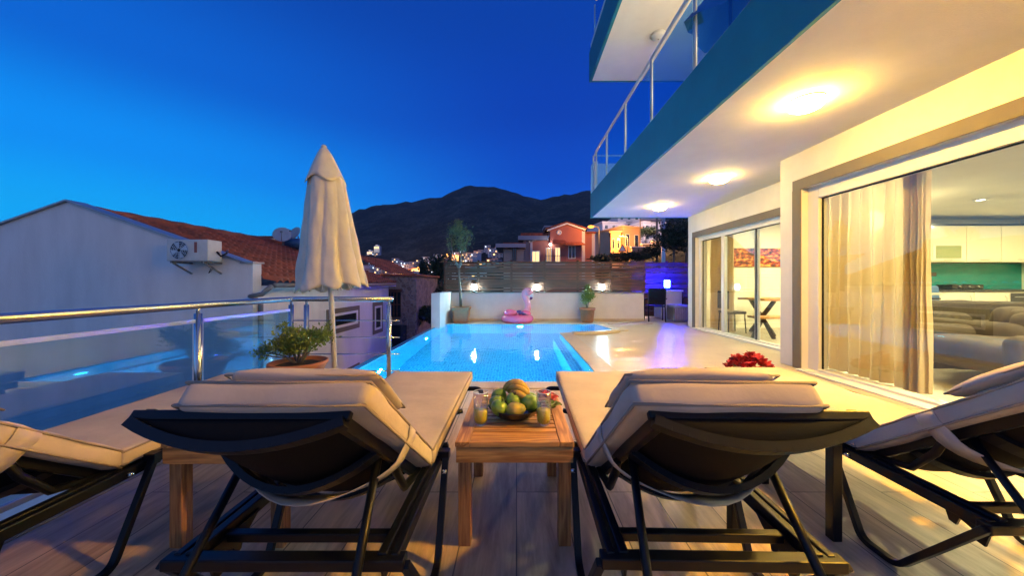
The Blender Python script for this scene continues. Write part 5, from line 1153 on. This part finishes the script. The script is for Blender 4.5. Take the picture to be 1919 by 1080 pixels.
a, b = PT(961, 489), PT(967, 467); gwin(an, ab_, a[0], b[0], a[1], b[1], YP - .5, None, M['brown_wood'])

# generic hillside block with storeys, balconies and windows
M['violet_white'] = mat('white render hillside', (.78, .74, .78), .9, .06, .4, bump=.2); M['ochre'] = mat('ochre render', (.55, .36, .22), .9, .08, .4, bump=.2)
def block(px0, px1, pyt, pyb, Y, depth, m, label, storeys=2, ncol=3, lit=(1,), roof='flat', name='hillside_house', rz=0):
    a, b = at(px0, pyb, Y), at(px1, pyt, Y); w = b.x - a.x; h = b.z - a.z
    t = thing(name, label, 'house', ((a.x + b.x) / 2, Y, a.z), rz)
    g = MB(); g.box(-w/2, 0, -4, w/2, depth, h); g.build('wall', m, t)
    g = MB()
    if roof == 'flat': g.box(-w/2 - .2, -.25, h, w/2 + .2, depth + .2, h + .22); g.build('roof', m, t)
    else: g.prism([(-w/2 - .3, 0), (w/2 + .3, 0), (0, w * .22)], -.4, depth + .3, Matrix.Translation((0, 0, h)) @ Matrix(((1, 0, 0, 0), (0, 0, 1, 0), (0, 1, 0, 0), (0, 0, 0, 1)))); g.build('roof', M['roof_tile'], t)
    sh_ = h / storeys; k = 0
    for s in range(storeys):
        for c in range(ncol):
            x = -w/2 + w * (c + .5) / ncol; ww = w / ncol * .22; z = s * sh_ + sh_ * .3; k += 1
            g = MB(); g.box(x - ww, -.05, z, x + ww, -.002, z + sh_ * .45); q = g.build('window', M['pvc'], t); g = MB(); g.box(x - ww * .8, -.07, z + .08, x + ww * .8, -.051, z + sh_ * .45 - .08); g.build('pane', M['lit_win2'] if k in lit else M['dark_glass'], q)
        if storeys > 1 and s: g = MB(); g.box(-w/2, -1.1, s * sh_ - .15, w * .1, -.003, s * sh_); g.build('balcony', m, t); g = MB(); [g.bar((-w/2 + i * w * .6 / 10, -1.07, s * sh_), (-w/2 + i * w * .6 / 10, -1.07, s * sh_ + .9), .04, .04) for i in range(11)]; g.bar((-w/2, -1.07, s * sh_ + .9), (w * .1, -1.07, s * sh_ + .9), .05, .05); g.build('balcony_railing', M['alu'], t)
    return t
block(1145, 1163, 436, 480, 50, 6, M['ochre'], 'orange lit low house front beside the street lamp', 1, 2, (), 'flat', rz=R(-14))
block(1163, 1205, 427, 478, 52, 7, M['ochre'], 'orange lit stone fronted house right of the street lamp', 1, 2, (), 'flat', rz=R(22))
block(1128, 1172, 418, 452, 66, 8, M['violet_white'], 'white hillside house with balcony above the orange lit walls', 2, 3, (), rz=R(10))
block(1158, 1200, 404, 440, 74, 9, M['violet_white'], 'tall white apartment house with glass balconies high on the slope', 3, 3, ())
block(1196, 1240, 396, 430, 78, 9, M['mauve_render'], 'mauve apartment block highest on the slope under the balcony edge', 2, 3, (2,))
block(1204, 1248, 418, 455, 60, 8, M['violet_white'], 'pale house with sloping wall left of the utility pole', 2, 3, (), rz=R(14))
block(1118, 1136, 448, 470, 80, 6, M['violet_white'], 'small dim white house between the pink villa and the orange walls', 1, 2, (1,))
# stepped stone retaining wall
t = thing('hillside_wall', 'long pale stone retaining wall climbing the slope below the apartments', 'wall', (at(1240, 0, 46).x, 46, at(0, 482, 46).z))
g = MB(); 
for i in range(7): g.box(-4 + i * 1.7, i * .8, -3, -2.3 + i * 1.7, i * .8 + .5, 1.3 + i * .5)
g.build('wall', M['stone'], t); g = MB(); [g.box(-4.1 + i * 1.7, i * .8 - .06, 1.3 + i * .5, -2.25 + i * 1.7, i * .8 + .55, 1.42 + i * .5) for i in range(7)]; g.build('coping', M['violet_white'], t)

# street lamps
M['sodium'] = emit('sodium lamp', (1.0, .30, .03), 4); M['sodium_far'] = emit('far sodium lamp', (1.0, .42, .07), 3.5); M['far_white'] = emit('far white lamp', (.7, .85, 1), 3)
def street_lamp(p, h, label, m, r, group=None):
    t = thing('street_lamp', label, 'street lamp', p, 0, group)
    g = MB(); g.tube([(0, 0, 0), (0, 0, h), (-.1, 0, h + .25), (-.7, 0, h + .35)], [.09, .06, .05, .04], 8); g.build('pole', M['drain'], t)
    g = MB(); g.rbox(.3, .12, .06, .04, Matrix.Translation((-.9, 0, h + .36)), 2, 1, 1); g.build('lamp_head', M['drain'], t)
    g = MB(); g.ball((-.9, 0, h + .28), r, 12, 8, (1.3, .8, .6)); g.build('lens', m, t); return t
p = at(1110, 480, 36.8); street_lamp((p.x + .75, 36.8, p.z - 1), EYE - (425 - PY) * 36.8 / F - p.z + 1 - .28, 'bright orange street lamp at the gable of the pink house', M['sodium'], .26)
l = bpy.data.lights.new('sodium_glow', 'POINT'); l.energy = 420; l.color = (1, .42, .08); l.shadow_soft_size = .25; o = bpy.data.objects.new('sodium_glow', l); S.collection.objects.link(o); q = at(1106, 430, 35.5); o.location = (q.x, 35.5, q.z)
l2 = bpy.data.lights.new('sodium_glow', 'POINT'); l2.energy = 5000; l2.color = (1, .42, .08); l2.shadow_soft_size = .25; o = bpy.data.objects.new('sodium_glow', l2); S.collection.objects.link(o); q = at(1165, 440, 46); o.location = (q.x, 46, q.z + .5)
p = at(1165, 470, 46.5); street_lamp((p.x + .8, 46.4, p.z - 2), 3.6, 'street lamp in front of the orange lit walls', M['sodium_far'], .16)
l3 = bpy.data.lights.new('added_slope_fill', 'POINT'); l3.energy = 9000; l3.color = (1, .66, .55); l3.shadow_soft_size = .3; o = bpy.data.objects.new('added_slope_fill', l3); S.collection.objects.link(o); q = at(1190, 425, 52); o.location = (q.x, 52, q.z + 4)  # added fill light to brighten the pale houses up the slope
street_lamp((q.x + .9, 52.3, q.z - 2), 5.6, 'added street lamp brightening the white apartments on the upper hillside', M['sodium_far'], .15)  # made-up lamp post to carry the added fill above
# utility poles
for (px_, ytop, Yd, rr, lb) in ((1243, 400, 30, .16, 'thick pale concrete utility pole in front of the hillside'), (1231, 404, 34, .10, 'thin dark wooden utility pole left of the concrete one')):
    p = at(px_, 530, Yd); zt_ = at(px_, ytop, Yd).z; t = thing('utility_pole', lb, 'pole', (p.x, Yd, -1.5)); g = MB(); g.tube([(0, 0, 0), (0, 0, zt_ + 1.5)], [rr * 1.3, rr], 12); g.build('pole', M['alu'] if rr > .12 else M['bark'], t); g = MB(); g.bar((-.6, 0, zt_ + .9), (.6, 0, zt_ + .9), .08, .08); g.build('crossarm', M['drain'], t)
p = at(1166, 470, 40); t = thing('road_sign', 'triangular road sign with a white face on the slope', 'sign', (p.x, 40, p.z - 2.5)); g = MB(); g.tube([(0, 0, 0), (0, 0, 2.6)], .04, 8); g.build('post', M['drain'], t)
Tm = Matrix.Translation((0, -.06, 2.4)) @ Matrix.Rotation(R(90), 4, 'X'); g = MB(); g.prism([(-.5, 0), (.5, 0), (0, .86)], -.015, .015, Tm); g.build('plate', mat('sign red', (.4, .03, .03), .5, .05, 3, bump=0), t); g = MB(); g.prism([(-.36, .08), (.36, .08), (0, .70)], .016, .02, Tm); g.build('sign_face', M['pvc'], t)
# trees on the slope
def tree(px, pyb, pyt, Y, w, label, seed, m='leaf_dark', group='dark trees on the hillside'):
    b = at(px, pyb, Y); tp = at(px, pyt, Y); H = tp.z - b.z
    t = thing('tree', label, 'tree', (b.x, Y, b.z), 0, group)
    g = MB(); g.tube([(0, 0, -1.5), (.05, 0, H * .3), (0, .05, H * .6)], [H * .035, H * .025, H * .012], 7); limbs(g, (.03, 0, H * .3), [(-w * .3, 0, H * .65), (w * .3, .1, H * .7), (0, -w * .2, H * .8), (w * .1, w * .3, H * .6)], H * .014, seed); g.build('trunk', M['bark'], t)
    g = MB(); leaves(g, (0, 0, H * .60), (w / 2, w / 2, H * .40), 1500, max(.22, w * .075), seed, 34, asp=.6); g.build('crown', M[m], t, weld=False); return t
for a in [(1262, 490, 418, 26, 3.2, 'dark tree right of the utility poles, nearest the villa corner', 31), (1285, 492, 404, 33, 5.0, 'large dark tree partly hidden by the villa wall', 32), (1222, 490, 462, 34, 2.6, 'dark bush left of the utility poles', 33),
          (1195, 496, 472, 33, 2.6, 'low dark bush under the orange lit walls', 34), (1160, 498, 474, 34, 2.8, 'low dark bush below the road sign', 35), (1210, 452, 425, 56, 4, 'small tree at the corner of the stone wall', 36),
          (1128, 498, 478, 36, 2.5, 'dark bush right of the pink house', 37), (826, 548, 476, 24, 2.2, 'dark green tree behind the olive tree at the fence end', 38), (800, 575, 530, 18, 2.0, 'bush on the dark slope beyond the wall end', 39), (786, 640, 560, 17, 1.8, 'bush growing beside the stone house', 40), (806, 610, 578, 15, 1.5, 'shrub directly behind the end of the garden wall', 44)]:
    tree(*a, m='leaf_dark')
# slim cypress
for (px_, pb_, pt_, Yd, w_, lb, sd_) in ((793, 522, 488, 120, 3.4, 'slim dark cypress standing out against the town lights', 41), (848, 470, 440, 200, 4.5, 'cypress on the rise behind the olive tree', 42)):
    b = at(px_, pb_, Yd); H = at(px_, pt_, Yd).z - b.z; t = thing('cypress', lb, 'tree', (b.x, Yd, b.z - 1)); g = MB(); g.tube([(0, 0, 0), (0, 0, H * .5)], .25, 7); g.build('trunk', M['bark'], t); g = MB(); leaves(g, (0, 0, H * .55 + 1), (w_ / 2, w_ / 2, H * .55), 900, .8, sd_, 40, asp=.6); g.build('crown', M['leaf_dark'], t, weld=False)
# ------------------------------------------------------------------ town across the valley
rnd = random.Random(12)
cols_ = [mat('town wall', c, .9, .05, .1, bump=0) for c in ((.55, .52, .5), (.5, .42, .38), (.62, .6, .62))]
M['town_win'] = emit('town lit window', (1, .55, .2), 3.0); M['town_win_w'] = emit('town white window', (.8, .9, 1), 2.2)
protos = []
def town_house(v):
    g = MB(); w, d, h = [(9, 9, 7), (12, 9, 6), (8, 8, 9)][v]
    g.cur = 0; g.box(-w/2, 0, -5, w/2, d, h); g.cur = 1; g.box(-w/2 - .3, -.3, h, w/2 + .3, d + .3, h + .5)
    for s in range(h // 3):
        for c in range(3):
            g.cur = 2 if (s * 3 + c + v) % 4 == 0 else 3; x = -w/2 + w * (c + .5) / 3; g.box(x - w * .07, -.08, s * 3 + .9, x + w * .07, -.01, s * 3 + 2.3)
    return g.build('town_house', [cols_[v], M['roof_tile'] if v != 2 else cols_[2], M['town_win'] if v != 2 else M['town_win_w'], M['dark_glass']], weld=False)
labs = ['pale town house with few lit windows in the valley beyond the potted olive tree', 'low wide town house with lit windows in the valley beyond the potted olive tree', 'taller white town house on the far slope beyond the potted olive tree']
pr = [town_house(v) for v in range(3)]; used = [False] * 3
spots = []
while len(spots) < 78:
    px = rnd.uniform(668, 940); Y = rnd.uniform(170, 560); x = (px - PX) * Y / F; z = terrain_z(x, Y); py = PY - (z - EYE) * F / Y
    lo_, hi_ = (480, 548)
    if not (interp(px, [(660, 500), (720, 490), (760, 482), (800, 472), (850, 462), (940, 460)]) < py < 550): continue
    if any((x - a) ** 2 + (Y - b) ** 2 < 150 for a, b, _ in spots): continue
    spots.append((x, Y, z))
for k in range(5): spots.append(((rnd.uniform(675, 712) - PX) * (640 + k * 12) / F, 640 + k * 12, None))
for i, (x, Y, z) in enumerate(spots):
    v = i % 3; o = pr[v] if not used[v] else pr[v].copy()
    if used[v]: S.collection.objects.link(o)
    used[v] = True; o.location = (x, Y, terrain_z(x, Y)); o.rotation_euler = (0, 0, rnd.uniform(-.5, .5)); tag(o, labs[v], 'house', 'houses of the town across the valley')
L1 = None
for i in range(34):
    px, Y = ((rnd.uniform(735, 800), rnd.uniform(200, 300)) if i < 20 else (rnd.uniform(800, 880), rnd.uniform(380, 500)) if i < 30 else (rnd.uniform(690, 730), 240)); x = (px - PX) * Y / F; z = terrain_z(x, Y)
    if L1 is None: L1 = street_lamp((x, Y, z), 7, 'distant orange street lamp among the town houses', M['sodium_far'], .7, 'distant orange street lamps of the town')
    else: again(L1, (x, Y, z), rnd.uniform(0, 6))
    if i % 4 == 0:
        l = bpy.data.lights.new('town_glow', 'POINT'); l.energy = 16000; l.color = (1, .42, .10); l.shadow_soft_size = .5; o = bpy.data.objects.new('town_glow', l); S.collection.objects.link(o); o.location = (x - .9, Y - 1, z + 8)
W1 = None
for i in range(16):
    u = i / 15; px = 668 + 44 * u + rnd.uniform(-3, 3); Y = 690; x = (px - PX) * Y / F; z = terrain_z(x, Y)
    if W1 is None: W1 = street_lamp((x, Y, z), 6, 'distant white lamp on the dark spur below the mountain', M['far_white'], .9, 'white lamps on the spur below the mountain')
    else: again(W1, (x, Y, z), 0)
for k, (px, lb) in enumerate(((693, 'floodlit pale building, left one on the spur'), (706, 'floodlit pale building at the top of the spur'))):
    Y = 700; x = (px - PX) * Y / F; z = terrain_z(x, Y) + 8 + 9 * k
    t = thing('floodlit_building', lb, 'building', (x, Y, z)); g = MB(); g.box(-6, 0, -12, 6, 8, 6); g.box(-3, 1, 6, 3, 7, 9); g.build('wall', cols_[2], t)
    g = MB(); [g.box(-5 + 2.5 * i, -.1, 1, -3.6 + 2.5 * i, -.01, 4) for i in range(4)]; g.build('window', M['town_win'], t)
    l = bpy.data.lights.new('flood', 'POINT'); l.energy = 1500; l.color = (1, .8, .5); l.shadow_soft_size = .5; o = bpy.data.objects.new('flood', l); S.collection.objects.link(o); o.location = (x, Y - 9, z + 3)
# ------------------------------------------------------------------ night air
g = MB(); g.box(-3400, -300, -71, 5200, 2900, 620); hz = g.build('haze', None); hz.data.materials.clear()
m = bpy.data.materials.new('haze'); m.use_nodes = True; tt = m.node_tree; tt.nodes.clear(); o_ = tt.nodes.new('ShaderNodeOutputMaterial')
pv = tt.nodes.new('ShaderNodeVolumePrincipled'); pv.inputs['Color'].default_value = (.6, .78, 1, 1); pv.inputs['Density'].default_value = .00009; tt.links.new(pv.outputs[0], o_.inputs['Volume'])
hz.data.materials.append(m); tag(hz, 'thin blue evening haze over the valley', 'haze', kind='stuff')
